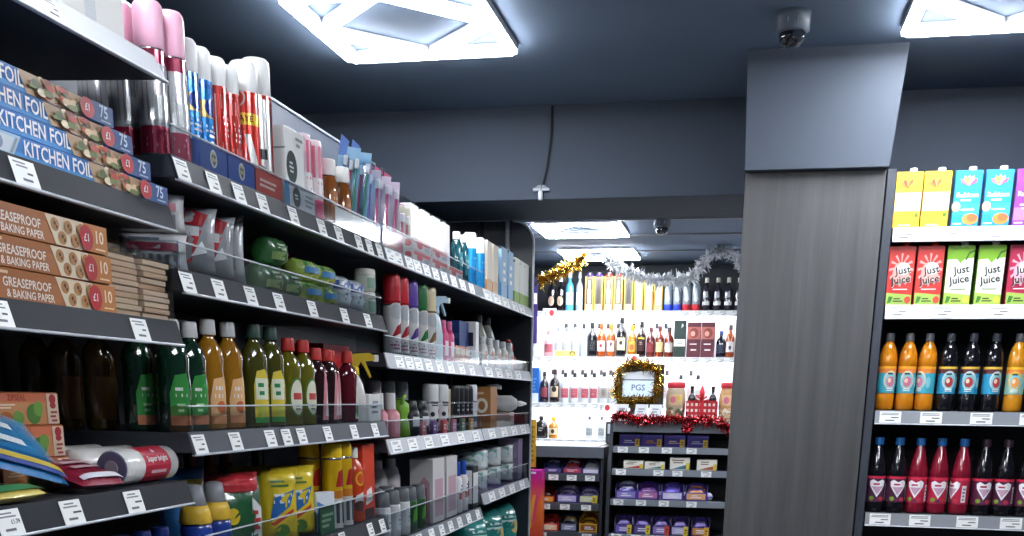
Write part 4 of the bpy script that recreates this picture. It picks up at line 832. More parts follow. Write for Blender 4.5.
# ------------------------------------------------------------------ drinks shelving on the right
root = empty('drinks_shelving', (0, 0, 0)); tag(root, 'dark drinks shelving unit beside the grey wood-panelled pillar', 'shelving')
RX0, RX1, RY = .436, 1.72, 4.2
for nm, x0, x1 in (('side_panel', RX0, RX0 + .030), ('side_panel', RX1, RX1 + .03)):
    mb = MB(); mb.box(x0, x1, RY - .004, 4.72, 0, H + .775, M('#353a43', .45)); mb.build(nm, root)
mb = MB(); mb.box(RX0 + .03, RX1, 4.70, 4.72, .0, H + .775, M('#1d2026', .5)); mb.build('back_panel', root)
mb = MB(); mb.box(RX0 + .032, RX1 - .002, RY + .03, 4.70, 0, .10, DARK); mb.build('plinth', root)
RZ = {}
for n, (zb, tags) in enumerate(((.541, (.51, .655, .81, .96, 1.1)), (.286, (.515, .665, .85, .985, 1.12)), (-.077, (.525, .665, .835, 1.0)), (-.445, (.525, .665, .83, .98)), (-.85, (.6, .9, 1.2)))):
    zt = H + zb + .046; RZ[n] = zt + .0008
    mb = MB(); mb.prism([(4.698, zt), (4.698, zt - .02), (RY + .02, zt - .034), (RY + .006, zt)], RX0 + .034, RX1 - .004, M('#2a2e36', .5), 'x'); s = mb.build('shelf', root)
    mb = MB(); mb.prism([(RY + .005, zt + .001), (RY + .001, zt + .001), (RY - .004, zt - .046), (RY, zt - .046)], RX0 + .036, RX1 - .006, M('#d9dbdd' if n < 2 else '#8f9399', .28, 0, 'gloss'), 'x')  # upper two strips painted paler, as if overexposed by the lights
    mb.box(RX0 + .036, RX1 - .006, RY - .008, RY - .002, zt - .048, zt - .044, M('#d7dade', .3)); mb.build('price_strip', s)
    for i, t in enumerate(tags):
        key = ('R', i % 2)
        if key not in _TG: _TG[key] = o = price_tag(.075, .040, i + 5).build('price_tag')
        else: o = _TG[key].copy(); C.objects.link(o)
        o.parent = s; o.location = (t, RY - .0055, zt - .042); o.rotation_euler = (-.11, 0, 0)
def fx(*xs, y=RY + .055, n=0): return [(x, y, RZ[n]) for x in xs]
# mango and berry-blue bricks
def flower(u, v, s, cs):
    out = []
    for i, c in enumerate(cs):
        a = -.9 + 1.8 * i / (len(cs) - 1); out.append(('p', [(u, v), (u + s * math.sin(a - .25) * .7, v + s * math.cos(a - .25) * .7), (u + s * math.sin(a), v + s * math.cos(a)), (u + s * math.sin(a + .25) * .7, v + s * math.cos(a + .25) * .7)], c))
    return out
hh = .182; w = .088
yp = [('r', -w / 2 + .001, .002, w / 2 - .001, hh - .001, '#f3cf2e'), ('r', -w / 2 + .001, .03, w / 2 - .001, .06, '#f0b428'), ('r', -w / 2 + .001, .055, w / 2 - .001, .115, '#f6e9b0'), ('t', 'Rubicon', 0, .10, .021, '#fffdf2'), ('bars', -.03, .065, .03, .085, 2, '#fffaf0'), ('o', -.025, .035, .022, .018, '#eea12c'), ('o', .02, .025, .024, .014, '#f0aa30'), ('o', .032, .042, .006, .007, '#5d7a2a'), ('bars', -.035, .006, .02, .014, 1, '#fff4d0')] + flower(-.004, .128, .034, ['#d9822c', '#c2453c', '#e39a3a', '#b85a30', '#d9a53a'])
k = tetra(w, .065, hh, '#f0c62c', yp, '#f4f4f2', '#8a6d4a')
row(k, fx(.5145, .608), 0, 'yellow mango juice carton with white cap, {o} from the pillar on the top drinks shelf', 'yellow juice cartons', .03)
bp = [('r', -w / 2 + .001, .002, w / 2 - .001, hh - .001, '#1f93d3'), ('r', -w / 2 + .001, .04, w / 2 - .001, .075, '#37a8dd'), ('t', 'Rubicon', 0, .103, .022, '#fdfdfd'), ('bars', -.025, .082, .028, .092, 1, '#eef6fa'), ('bars', -.02, .052, .03, .062, 1, '#d9ecf6'), ('o', .016, .026, .026, .018, '#e88a3c'), ('o', .022, .03, .016, .012, '#e9673a'), ('o', -.034, .066, .014, .016, '#e7b08a'), ('bars', -.04, .008, -.008, .016, 1, W)] + flower(0, .132, .036, ['#e7739c', '#f0c24c', '#f3e05a', '#e9e6d0', '#d9567f'])
k = tetra(w, .065, hh, '#1c86c8', bp, '#f4f4f2', '#5a7d9c')
row(k, fx(.708, .808), 0, 'blue juice carton with flower emblem on the top drinks shelf, {o} of two', 'blue juice cartons', .03)
pp2 = [('r', -w / 2 + .001, .002, w / 2 - .001, hh - .001, '#8a3fa0'), ('r', -w / 2 + .001, .02, w / 2 - .001, .06, '#a77ab8'), ('t', 'Rubicon', .0, .103, .022, '#fdfdfd'), ('bars', -.03, .052, .03, .075, 2, '#e0cce8'), ('bars', -.04, .008, -.008, .016, 1, W)] + flower(0, .132, .036, ['#c24a8c', '#d9a0d0', '#f3e0ea', '#8f3fa0'])
k = tetra(w, .065, hh, '#7d3795', pp2, '#f4f4f2', '#5f3a70')
row(k, fx(.906, 1.004, 1.10), 0, 'purple juice carton on the top drinks shelf, {o} of three', 'purple juice cartons', .03)
# red and green juice bricks
def jj(base, mid, top, low, fruit, ink='#1f2a24', green=False):
    h2 = .196; out = [('r', -w / 2 + .001, .002, w / 2 - .001, h2 - .001, base)]
    if green: out += [('p', [(-w / 2 + .001, .15), (-.012, .152), (0, .138), (.012, .152), (w / 2 - .001, .156), (w / 2 - .001, h2 - .001), (-w / 2 + .001, h2 - .001)], top), ('p', [(.02, .148), (.028, .168), (.043, .176), (.043, .182), (.026, .176), (.014, .15)], '#3f6f2a'), ('o', -.018, .128, .010, .004, '#d9e6c0')]
    else:
        for i in range(12):
            a = 2 * PI * i / 12; out.append(('p', [(.0, .13), (.048 * math.sin(a - .09) * .85, .118 + .055 * math.cos(a - .09)), (.048 * math.sin(a + .09) * .85, .118 + .055 * math.cos(a + .09))], mid))
        out += [('o', 0, .11, .028, .034, mid), ('o', .008, .122, .022, .020, '#fbf3ee')]
    for dx, dy, c in ((.0015, -.0015, '#c9d0cc'), (0, 0, ink)):
        out += [('t', 'Just', .006 + dx, .116 + dy, .034, c, .16, 1.0), ('t', 'Juice', .002 + dx, .084 + dy, .034, c, .16, 1.0)]
    out += [('bars', -.03, .05, .03, .057, 1, '#f5e4e0' if not green else '#7a8f6a'), ('p', [(-w / 2 + .001, .002), (w / 2 - .001, .002), (w / 2 - .001, .034), (-w / 2 + .001, .042)], low), ('bars', -.02, .010, .02, .026, 2, '#26361f'), ('p', [(-.038, .006), (-.026, .01), (-.02, .028), (-.034, .03)], '#3f7f2e')] + [('o', .03, .018, .011, .012, fruit)]
    return out, h2
pr, h2 = jj('#d63a34', '#f0a9a0', '#d63a34', '#9fc05a', '#d24a3c')
k = tetra(w, .065, h2, '#cf332f', pr, '#d8402f'); 
row(k, fx(.5145, .611, n=1), 0, 'red juice carton with a pale burst, {o} from the pillar on the second drinks shelf', 'red juice cartons', .02)
pr, h2 = jj('#f3efe2', '#f3efe2', '#7fb52a', '#a9c45a', '#c9d24a', green=True)
k = tetra(w, .065, h2, '#7fb42c', pr, '#e7eadf'); 
row(k, fx(.710, .812, n=1), 0, 'white and green apple juice carton on the second drinks shelf, {o} of two', 'green juice cartons', .02)
pr, h2 = jj('#b82c4e', '#e3a9b8', '#b82c4e', '#9fc05a', '#8a2a4a')
k = tetra(w, .065, h2, '#b02a4a', pr, '#c23a5a'); 
row(k, fx(.914, 1.012, 1.11, n=1), 0, 'crimson berry juice carton on the second drinks shelf, {o} of three', 'crimson juice cartons', .02)
# squash bottles
SQ = [(.030, 0), (.034, .004), (.0365, .012), (.0365, .055), (.0345, .062), (.0345, .165), (.037, .172), (.037, .19), (.034, .215), (.026, .24), (.0155, .258), (.0135, .27)]
def squash(liq, band, lab, badge, face, capc, nm='squash_bottle'):
    pr = [('r', -.0955, .062, .0955, .15, lab), ('r', -.0955, .132, .0955, .147, '#e0803a' if liq != '#14141a' else '#5a2a30'), ('r', -.0955, .147, .0955, .155, band), ('o', .0, .108, .024, .032, badge), ('o', .0, .106, .020, .026, '#7fc4cc'), ('o', .0, .102, .014, .018, face), ('o', -.004, .106, .006, .008, '#e9c9b0'), ('bars', -.016, .124, .016, .136, 1, '#22343c'), ('bars', -.016, .068, .016, .08, 2, '#e7f3f3'), ('o', .032, .10, .008, .02, '#7fc0c8')]
    return bottle([(r * .88, z * .925) for r, z in SQ], liq, (.015, .242, .27), capc, pr, name=nm, cat='bottle', lr=.0307)
k = squash('#e08a18', '#f0a82c', '#3fa7ba', '#d9cbb0', '#c9708a', '#5a5e62')
rt = [.35, 0, -.9]
for i, x in enumerate((.505, .5735, .641)): k.put((x, RY + .05, RZ[2]), rt[i], 'orange squash bottle with teal label, %s from the pillar on the third drinks shelf' % ORD[i], 'orange squash bottles near the pillar')
k = squash('#14141a', '#e0b848', '#2f93b8', '#bfd3d0', '#a8323a', '#3a3f48')
for i, x in enumerate((.713, .789, .865)): k.put((x, RY + .05, RZ[2]), (.1, -.2, .35)[i], 'dark squash bottle with blue label and gold band, %s of three' % ORD[i], 'dark squash bottles')
k = squash('#dd9420', '#efbf2c', '#8fb9a8', '#d9b44a', '#e0903a', '#5a5e62')
for i, x in enumerate((.943, 1.02)): k.put((x, RY + .05, RZ[2]), -.2, 'amber squash bottle with pale green label on the third drinks shelf, %s of two' % ORD[i], 'amber squash bottles')
# cordials with heart labels
CO = [(.030, 0), (.035, .004), (.0365, .012), (.0365, .03), (.035, .036), (.035, .135), (.0365, .142), (.036, .16), (.030, .195), (.021, .235), (.0145, .258), (.0135, .268)]
def cordial(liq, lab, capc, mid='#c9a0b8'):
    pr = [('r', -.11, .038, .11, .134, lab), ('r', -.11, .124, .11, .134, '#d9304f'), ('p', [(0, .056), (.027, .098), (.029, .114), (.016, .121), (0, .112), (-.016, .121), (-.029, .114), (-.027, .098)], '#f1f0f2'), ('p', [(0, .066), (.020, .095), (-.020, .095)], mid), ('bars', -.022, .098, .022, .111, 1, '#b22a4a'), ('o', -.018, .052, .009, .008, '#7d9a3a'), ('o', .016, .050, .010, .008, '#c23a4a'), ('o', .0, .047, .008, .006, '#6a2a5a'), ('r', .036, .045, .052, .105, '#e9e2e4'), ('bars', .038, .05, .05, .10, 4, '#8a6a76')]
    return bottle([(r * .96, z * .945) for r, z in CO], liq, (.0165, .246, .272), capc, pr, name='cordial_bottle', lr=.0338)
k = cordial('#16141c', '#4a2140', '#1f6fb8')
for i, x in enumerate((.5035, .576)): k.put((x, RY + .05, RZ[3]), .1, 'dark cordial bottle with heart label and blue cap, %s from the pillar' % ORD[i], 'dark blue-capped cordials')
k = cordial('#8e1830', '#b51f42', '#1f66ad')
for i, x in enumerate((.6495, .7225, .80)): k.put((x, RY + .05, RZ[3]), (-.25, 0, -1.0)[i], 'red cordial bottle with pink label and blue cap, %s of three' % ORD[i], 'red cordials')
k = cordial('#141218', '#5a2340', '#3a2430')
for i, x in enumerate((.876, .95, 1.026)): k.put((x, RY + .05, RZ[3]), (.1, -.25, -.1)[i], 'dark cordial bottle with dark purple cap on the lowest seen drinks shelf, %s of three' % ORD[i], 'dark purple-capped cordials')

# ------------------------------------------------------------------ bottle wall at the back
BY = 9.8
root = empty('spirit_shelving', (0, 0, 0)); tag(root, 'brightly lit white wall of spirit shelves at the back of the shop', 'shelving')
STRIP = emit('#f6faff', 19.)
mb = MB(); mb.box(-1.95, .9, 10.16, 10.18, .9, H + .73, M('#f5f7fa', .4)); mb.build('back_panel', root)
mb = MB(); mb.box(-1.95, .9, 10.16, 10.20, H + .73, CZ - .004, M('#2b3038', .6)); mb.build('upper_panel', root)
for x in (-1.97, -1.06, -.1, .9):
    mb = MB(); mb.box(x - .010, x + .010, 10.0, 10.158, .9, H + .72, M('#e9ecef', .4)); mb.build('upright', root)
BZ = []
for i, zs in enumerate((.735, .352, -.045, -.36)):
    zt = H + zs; BZ.append(zt + .001)
    mb = MB(); mb.box(-1.95, .9, BY, 10.155, zt - .03, zt, M('#eef1f4', .4)); s = mb.build('shelf', root)
    mb = MB(); mb.box(-1.95, .9, BY - .004, BY, zt - .044, zt, M('#eceff2', .35)); mb.build('price_strip', s)
    mb = MB(); mb.box(-1.94, .89, BY + .03, BY + .05, zt - .040, zt - .031, STRIP); mb.build('light_strip', s)
    mb = MB(); mb.box(-1.94, .89, 10.10, 10.12, zt - .040, zt - .031, STRIP); mb.build('light_strip', s)
    for j in range(17):
        x = -1.82 + j * .107
        if ('B', j % 2) not in _TG: _TG['B', j % 2] = o = price_tag(.075, .04, j + 2).build('price_tag')
        else: o = _TG['B', j % 2].copy(); C.objects.link(o)
        o.parent = s; o.location = (x, BY - .0045, zt - .043)
mb = MB(); mb.box(-1.94, .89, 10.04, 10.10, H + .708, H + .72, STRIP); mb.build('light_strip', root)
mb = MB(); mb.box(-1.95, .9, BY - .05, 10.155, 0, H - .40, M('#3a3f47', .5)); mb.build('base_cabinet', root)
SP = [(.030, 0), (.036, .004), (.0375, .02), (.0375, .175), (.030, .205), (.015, .225), (.014, .27)]
def spirit(liq, capc, lab, h=.30, w=1., nm='spirit_bottle', extra=(), prof=SP, m=None, capl=.045):
    s = h / .30; pf = [(r * w, z * s) for r, z in prof]; lr = max(p[0] for p in pf)
    pr = [('r', -lr * .95, .05 * s, lr * .95, .145 * s, lab)] + [(e[0], e[1] * w, e[2] * s, e[3] * w, e[4] * s, e[5]) if e[0] in 'ro' else e for e in extra] if lab else list(extra)
    return bottle(pf, liq, (.0162 * w, (.30 - capl) * s, .30 * s), capc, pr, name=nm, lr=lr, seg=16, capseg=10, mat=m)
GL = '#dfe6ea'
def put1(k, x, n, label, y=BY + .07, rz=0, g=None): k.put((x, y, BZ[n]), rz, label, g)
ex = [('o', 0, .10, .018, .03, '#d9c3a0'), ('o', 0, .10, .01, .018, '#5a4030')]
# top row
k = spirit('#1c1a1e', '#e3e3e1', None, .29, 1, 'liqueur_bottle', [('o', 0, .085, .03, .04, '#b9a08a'), ('bars', -.02, .07, .02, .10, 2, '#5a463a')])
row(k, [(x, BY + .07, BZ[0]) for x in (-1.715, -1.635)], 0, 'dark bottle with round tan label under the gold garland, {o} of two', 'dark tan-label bottles')
put1(spirit('#5fb4da', '#dfe7ec', '#cfe8f2', .325, 1, 'blue_spirit_bottle', [('bars', -.03, .07, .03, .12, 3, '#3f8fc0')], m=M('#4fa8d4', .15, 0, 'gloss')), -1.555, 0, 'tall pale blue bottle on the top spirit shelf')
put1(spirit('#b9c0c6', '#c9ced2', '#e9ecee', .325, .85, 'clear_spirit_bottle', [('bars', -.02, .07, .02, .12, 3, '#5a6068')], m=M('#9aa3ab', .15, 0, 'gloss')), -1.468, 0, 'slim clear bottle beside the pale blue one')
def giftbox(body, win, bow, lab):
    w_, d_, h_ = .066, .072, .285; b = MB(); g = M('#b28e46', .3, .6)
    b.box(-w_ / 2, w_ / 2, -d_ / 2, d_ / 2, 0, h_, M(body, .4), .002)
    for sg in (-1, 1): b.box(sg * w_ / 2 - .006, sg * w_ / 2 + .006, -d_ / 2 - .003, -d_ / 2 + .006, 0, h_, g, .001)
    b.decor([('r', -.027, .06, .027, h_ - .02, win), ('r', -.029, .004, .029, .055, '#d9c79a'), ('bars', -.03, .012, .03, .045, 2, '#a08a5a'), ('p', [(-.014, .065), (.014, .065), (.014, .17), (.006, .21), (.006, .25), (-.006, .25), (-.006, .21), (-.014, .17)], lab)], flat(d_), e=.0006)
    root = b.build('boxed_bottle'); parts = []
    if bow:
        c = MB()
        for sg in (-1, 1): c.tube([(0, -.01, h_ + .004), (sg * .018, -.014, h_ + .03), (sg * .026, -.012, h_ + .012), (0, -.01, h_ + .004)], [.003, .009, .010, .003], M(bow, .4), 6)
        c.tube([(0, 0, h_), (0, 0, h_ + .035)], .011, M('#e7e7ea', .4), 10); parts.append(c.build('bow'))
    return Kind(root, 'boxed bottle', *parts)
xs = [-1.378, -1.297, -1.21, -1.125, -1.035, -.948, -.862, -.777]
for i, (bow, c, win, lab) in enumerate((('#5b3f9a', 'purple bow, nearest the clear bottle', '#4f4434', '#e7e3da'), ('#6a4aa8', 'purple bow, second in the boxed row', '#4f4434', '#2a2622'), ('#d0493a', 'red bow, third in the boxed row', '#5a4e3a', '#e9e6e0'), ('#d4564a', 'red bow, fourth in the boxed row', '#4a4436', '#b9a27a'), ('#8fb3d9', 'pale blue bow', '#4a4436', '#2a2a2c'), (None, 'cream front, first of three', '#d9c58e', '#f3efe2'), (None, 'cream front, second of three', '#e0cfa0', '#f5f0e2'), (None, 'cream front, third of three', '#e6d7ac', '#f7f3e6'))):
    put1(giftbox('#5f5134' if i < 5 else '#d9c48c', win, bow, lab), xs[i], 0, 'gold-edged boxed bottle with ' + c, g='boxed bottles on the top spirit shelf')
for j, (col, nm) in enumerate((('#2b46c4', 'blue'), ('#bf2430', 'red'))):
    pf = [(.030, 0), (.036, .004), (.0375, .02), (.0375, .05), (.0375, .175), (.030, .205), (.015, .225), (.014, .27)]
    k = bottle([(r, z * 1.06, M(col, .3, 0, 'gloss')) if z < .05 else (r, z * 1.06, M('#8d99a3', .12, 0, 'gloss')) for r, z in pf], GL, (.0165, .265, .318), '#dfe3e8', [('p', [(-.02, .09), (.0, .07), (.02, .09), (.0, .19)], '#d9e2e8')], name='vodka_bottle', lr=.0378, seg=16)
    row(k, [(x, BY + .07, BZ[0]) for x in ((-.695, -.615) if j == 0 else (-.535, -.455))], 0, 'clear bottle with a %s base on the top spirit shelf, {o} of two' % nm, nm + '-based clear bottles')
k = spirit('#26242c', '#cfcbb8', None, .27, 1.05, 'dark_spirit_bottle', [('r', -.034, .045, .034, .075, '#e4e4e2'), ('p', [(-.02, .10), (.02, .11), (.012, .16), (-.014, .15)], '#9a9ca4')], m=M('#2a2730', .15, 0, 'gloss'))
for i, x in enumerate((-.37, -.275, -.185, -.095)): put1(k, x, 0, 'dark bottle with white neck near the pillar on the top row, %s along' % ORD[i], g='dark bottles at the pillar end')
# second row
def one(x, n, liq, capc, lab, h, w_, nm, label, extra=(), m=None, y=BY + .07): put1(spirit(liq, capc, lab, h, w_, nm, list(extra), m=m), x, n, label, y)
one(-1.86, 1, '#cfd6da', '#8fb3cf', '#dfe4e8', .30, 1.1, 'spirit_bottle', 'clear bottle at the left end of the second spirit row', m=M('#d3dade', .15))
one(-1.735, 1, '#d99aa2', '#c9878f', '#b35a66', .22, 1.05, 'pink_gin_bottle', 'squat pink bottle on the second spirit row', m=M('#e0a9ae', .2))
CLR = M('#dfe3e5', .12, 0, 'gloss')
k = spirit(GL, '#9aa0a6', '#c9cdd0', .25, .95, 'clear_spirit_bottle', [('bars', -.02, .06, .02, .11, 3, '#7d838a')], m=CLR)
row(k, [(x, BY + .07, BZ[1]) for x in (-1.645, -1.57, -1.495)], 0, 'clear bottle with grey label on the second spirit row, {o} of three', 'clear bottles on the second row')
b = MB(); b.box(-.10, .10, -.004, .004, 0, .05, M('#e8dc8a', .5)); b.decor([('o', .06, .025, .025, .02, '#3a3630'), ('o', .06, .022, .016, .014, '#d9c34a'), ('bars', -.09, .012, .02, .04, 2, '#b5a85a')], flat(.008)); Kind(b.build('yellow_card'), 'card').put((-1.57, BY + .012, BZ[1]), 0, 'long yellow card in front of the clear bottles')
one(-1.47 + .055, 1, '#b9cfe6', '#a9c0dc', '#c3d3e6', .21, .9, 'pale_blue_bottle', 'pale blue short bottle before the black bottle', m=M('#b9cfe6', .2))
one(-1.345, 1, '#16171b', '#121316', '#24262b', .29, 1.15, 'black_bottle', 'black square-shouldered whiskey bottle on the second row', [('bars', -.025, .06, .025, .13, 3, '#9a9da2')])
one(-1.262, 1, '#b4541e', '#c2602c', '#efe9e2', .28, 1.05, 'amber_bottle', 'amber bottle with white label and red dot', [('o', 0, .10, .012, .016, '#c0282c')])
one(-1.178, 1, '#c0602a', '#d9883a', '#ece4dc', .28, 1.05, 'amber_bottle', 'amber bottle with white label and dark swirl', [('p', [(-.01, .07), (.02, .11), (0, .13)], '#5a1f2a')])
one(-1.085, 1, '#17181a', '#191a1c', '#e9dfae', .335, 1.2, 'black_bottle', 'tall black bottle with cream label on the second row', [('o', 0, .105, .012, .016, '#2c2c2a')])
one(-.99, 1, '#c9822a', '#f0c21c', '#e7b04a', .27, 1.0, 'amber_bottle', 'amber bottle with bright yellow cap', [('o', 0, .09, .02, .03, '#c9603a')])
one(-.91, 1, '#2a1a18', '#1c1a1c', '#3a2426', .30, 1.05, 'dark_rum_bottle', 'dark brown bottle with gold neck band', [('r', -.03, .15, .03, .165, '#e0b83a'), ('bars', -.02, .10, .02, .13, 2, '#c9a9a0')])
one(-.828, 1, '#6a2a22', '#5a1f20', '#7d2f36', .25, 1.0, 'brown_bottle', 'red-brown bottle with maroon label')
one(-.75, 1, '#8a3a1e', '#6a2a22', '#e3cf8f', .26, 1.0, 'brown_bottle', 'brown bottle with straw-coloured label')
one(-.668, 1, '#7a2f1c', '#3a2a2a', '#dcd3c6', .25, 1.05, 'brown_bottle', 'brown bottle with pale label beside the dark green box', [('bars', -.02, .08, .02, .12, 2, '#5a2a22')])
carton(.10, .09, .305, '#1f332c', [('r', -.048, .09, .048, .15, '#eceee6'), ('bars', -.03, .105, .03, .135, 2, '#8a9a8a'), ('p', [(.01, .24), (.03, .26), (.02, .28), (.012, .27)], '#cfd3c0')], name='whisky_box').put((-.575, BY + .07, BZ[1]), 0, 'tall dark green box with white band on the second row')
gp = [('r', -.055, .15, .055, .25, '#b8665a'), ('o', 0, .20, .038, .042, '#8a4038'), ('o', -.01, .195, .02, .022, '#d9a090'), ('bars', -.035, .10, .035, .12, 1, '#e9dcd8'), ('bars', -.03, .05, .03, .075, 1, '#e9dcd8')]
k = carton(.115, .09, .29, '#5c2430', gp, name='bottle_gift_box')
for i, x in enumerate((-.455, -.335)): put1(k, x, 1, 'dark red patterned gift box on the second row, %s of two' % ORD[i], g='dark red gift boxes')
one(-.222, 1, '#1a2230', '#2a4a8a', '#2a3648', .22, 1.05, 'navy_bottle', 'navy blue bottle after the dark red gift boxes')
k = spirit('#9a4a24', '#3a2a20', '#e9e6e0', .27, 1.05, 'rum_bottle', [('o', 0, .09, .012, .02, '#3a4a5a')])
for i, x in enumerate((-.145, -.055)): put1(k, x, 1, 'red-amber bottle with white label at the pillar end of the second row, %s of two' % ORD[i], g='red-amber bottles')
# third row
carton(.10, .09, .30, '#2464b4', [('r', -.045, .0, .045, .08, '#e9eef4'), ('bars', -.03, .10, .03, .22, 4, '#5a93d4')], name='blue_gift_box').put((-1.855, BY + .06, BZ[2]), 0, 'tall bright blue box at the left end of the third spirit row')
one(-1.765, 2, '#3a2a30', '#2a2428', '#8a3f48', .27, 1.0, 'dark_bottle', 'dark bottle with maroon label on the third row')
one(-1.67, 2, '#2a1a16', '#3a2218', '#e0cba6', .29, 1.15, 'cream_label_bottle', 'dark brown bottle with cream label on the third row', [('o', 0, .12, .02, .025, '#2a2220')])
k = spirit(GL, '#2f3138', '#b5555f', .26, 1.0, 'clear_vodka_bottle', [('bars', -.025, .07, .025, .13, 3, '#e9c3c6')], m=CLR)
for i, x in enumerate((-1.575, -1.49, -1.395, -1.315)): put1(k, x, 2, 'clear bottle with red label and dark cap on the third row, %s of four' % ORD[i], g='clear red-label bottles')
k = spirit(GL, '#3a3d42', '#a9a49c', .27, 1.0, 'clear_gin_bottle', [('o', 0, .10, .018, .032, '#8d867c')], m=CLR)
for i, x in enumerate((-1.225, -1.145, -1.07)): put1(k, x, 2, 'clear bottle with grey-brown label on the third row, %s of three' % ORD[i], g='clear grey-label bottles')
k = spirit(GL, '#2f3138', '#c9c9c6', .25, .95, 'clear_vodka_bottle', [('r', -.02, .08, .02, .1, '#a83a44')], m=CLR)
for i, x in enumerate((-.96, -.87, -.78, -.55, -.40)): put1(k, x, 2, 'clear bottle with white label behind the counter display, %s along' % ORD[i], g='clear white-label bottles')
for n, cc, lb, nm, xs_, cl in ((1, '#33343c', '#c9cacc', 'second', (-1.60, -1.52, -1.44, -1.30, -1.22, -1.13, -.995, -.915, -.79, -.71), 'dark'), (2, '#4a3a3c', '#d0b4b6', 'third', (-1.71, -1.62, -1.53, -1.44, -1.355, -1.27, -1.185, -1.0, -.68, -.47), 'brown')):
    k = spirit(GL, cc, lb, .29, .95, 'clear_spirit_bottle', [('bars', -.02, .07, .02, .12, 2, '#8a8c92')], m=CLR)
    row(k, [(x, BY + .20, BZ[n]) for x in xs_], 0, 'clear bottle with %s cap in the rear rank of the %s spirit row, {o} along' % (cl, nm), 'rear rank of the %s spirit row' % nm)
b = MB(); b.lathe([(.055, 0), (.062, .006), (.06, .10), (.045, .14), (.02, .155), (.018, .17)], M('#1c1a1d', .15, 0, 'gloss'), 18, sy=.6); root = b.build('round_black_bottle'); e = MB(); e.lathe([(.02, .168), (.021, .19), (.016, .195)], M('#2a2224', .3), 12); l = MB(); l.decor([('bars', -.025, .06, .025, .10, 2, '#b9b5b0')], cyl(.063, 1, .6)); 
Kind(root, 'bottle', e.build('cap'), l.build('label')).put((-1.785, BY + .06, BZ[3]), 0, 'round black flask bottle on the lowest spirit shelf')
one(-1.675, 3, '#d98a2a', '#e6bf3a', '#efd9b0', .19, 1.15, 'orange_bottle', 'orange bottle with cream label beside the black flask', [('o', 0, .10, .014, .03, '#3a2a20')])
k = spirit(GL, '#6a6d72', '#9aa0a0', .20, .9, 'small_clear_bottle', [('bars', -.02, .06, .02, .13, 3, '#e3e6e8')], m=CLR)
for i, x in enumerate((-1.345, -1.235, -1.12)): put1(k, x, 3, 'small clear bottle on the lowest spirit shelf, %s of three' % ORD[i], g='small clear bottles')
# white promotional sheet with a red price spot
b = MB(); b.box(-.06, .06, 0, .0015, 0, .075, M('#f2f2f0', .5)); b.decor([('o', .02, .038, .022, .026, '#d03a44'), ('bars', -.05, .02, -.01, .06, 3, '#6a6d72')], lambda u, v, L: (u, -L, v)); k = Kind(b.build('promotion_card'), 'card')
k.put((-1.72, BY - .008, BZ[0] - .055), 0, 'white card with a red spot on the top shelf edge', 'promotion cards'); k.put((-.98, BY - .008, BZ[1] - .055), 0, 'white card with a red spot on the second shelf edge', 'promotion cards'); k.put((-1.20, BY - .008, BZ[2] - .075), 0, 'white card with a red spot on the third shelf edge', 'promotion cards')
b = MB(); b.box(-.045, .045, -.01, .01, 0, .55, M('#3b2a6a', .4)); b.decor([('r', -.042, .33, .042, .42, '#e9e6ea'), ('p', [(-.01, .35), (.02, .36), (.0, .40)], '#5a4a6a'), ('o', .0, .48, .012, .03, '#8a7ab0'), ('o', .005, .2, .01, .05, '#7a6aa8')], flat(.02)); Kind(b.build('purple_banner'), 'banner').put((-1.868, BY - .03, H + .46), 0, 'narrow purple banner with a white square at the end of the spirit shelves')

# ---- garlands
def tinsel(name, pts, cols, r, n, label, wd=1.):
    b = MB(); rn = random.Random(len(pts) + n); P = [Vector(p) for p in pts]; L = [0]
    for i in range(len(P) - 1): L.append(L[-1] + (P[i + 1] - P[i]).length)
    def at_(t):
        d = t * L[-1]
        for i in range(len(P) - 1):
            if d <= L[i + 1] or i == len(P) - 2: return P[i].lerp(P[i + 1], (d - L[i]) / max(1e-6, L[i + 1] - L[i]))
    for i in range(n):
        c = at_(rn.random()); a = Vector((rn.gauss(0, 1), rn.gauss(0, 1), rn.gauss(0, 1))).normalized(); w_ = a.orthogonal().normalized() * rn.uniform(.002, .0045) * wd
        l = r * rn.uniform(.5, 1.15); bend = Vector((rn.gauss(0, .2), rn.gauss(0, .2), rn.gauss(0, .2) - .15)) * l
        p1 = c + a * l * .5 + bend * .3; p2 = c + a * l + bend
        vs = [c - w_, c + w_, p1 - w_, p1 + w_, p2 - w_ * .4, p2 + w_ * .4]
        b.add(vs, [(0, 1, 3, 2), (2, 3, 5, 4)], rn.choice(cols))
    b.tube(P, .004, cols[0], 5)
    o = b.build(name); tag(o, label, 'garland', None, 'thing'); return o
SIL = [M('#e3e6ea', .3), M('#b4bbc2', .3, .2), M('#f6f7f8', .3)]; GOL = [M('#c9a23c', .2, .95), M('#a8802a', .22, .95), M('#e3c873', .18, .9)]; RED = [M('#b01c26', .2, .8), M('#7d1018', .25, .8), M('#d8464e', .18, .8)]
gy = 9.0
def gp_(x, z): return (x * gy / 9.7, gy, H + (z - .012) * gy / 9.7)
tinsel('gold_garland', [gp_(-1.80, .99), gp_(-1.70, 1.03), gp_(-1.619, 1.062), gp_(-1.50, 1.12), gp_(-1.40, 1.20)], GOL, .06, 700, 'gold tinsel garland hanging at the left end of the back ceiling', 1.7)
tinsel('silver_garland', [gp_(-1.24, 1.21), gp_(-1.15, 1.13), gp_(-1.059, 1.072), gp_(-.95, 1.03), gp_(-.886, 1.0), gp_(-.80, .985), gp_(-.725, .982), gp_(-.60, .985), gp_(-.508, 1.0), gp_(-.43, 1.09), gp_(-.354, 1.185), gp_(-.257, 1.222), gp_(-.166, 1.19), gp_(-.09, 1.10), gp_(-.02, 1.02)], SIL, .062, 1900, 'silver tinsel garland looped across the back ceiling', 2.)

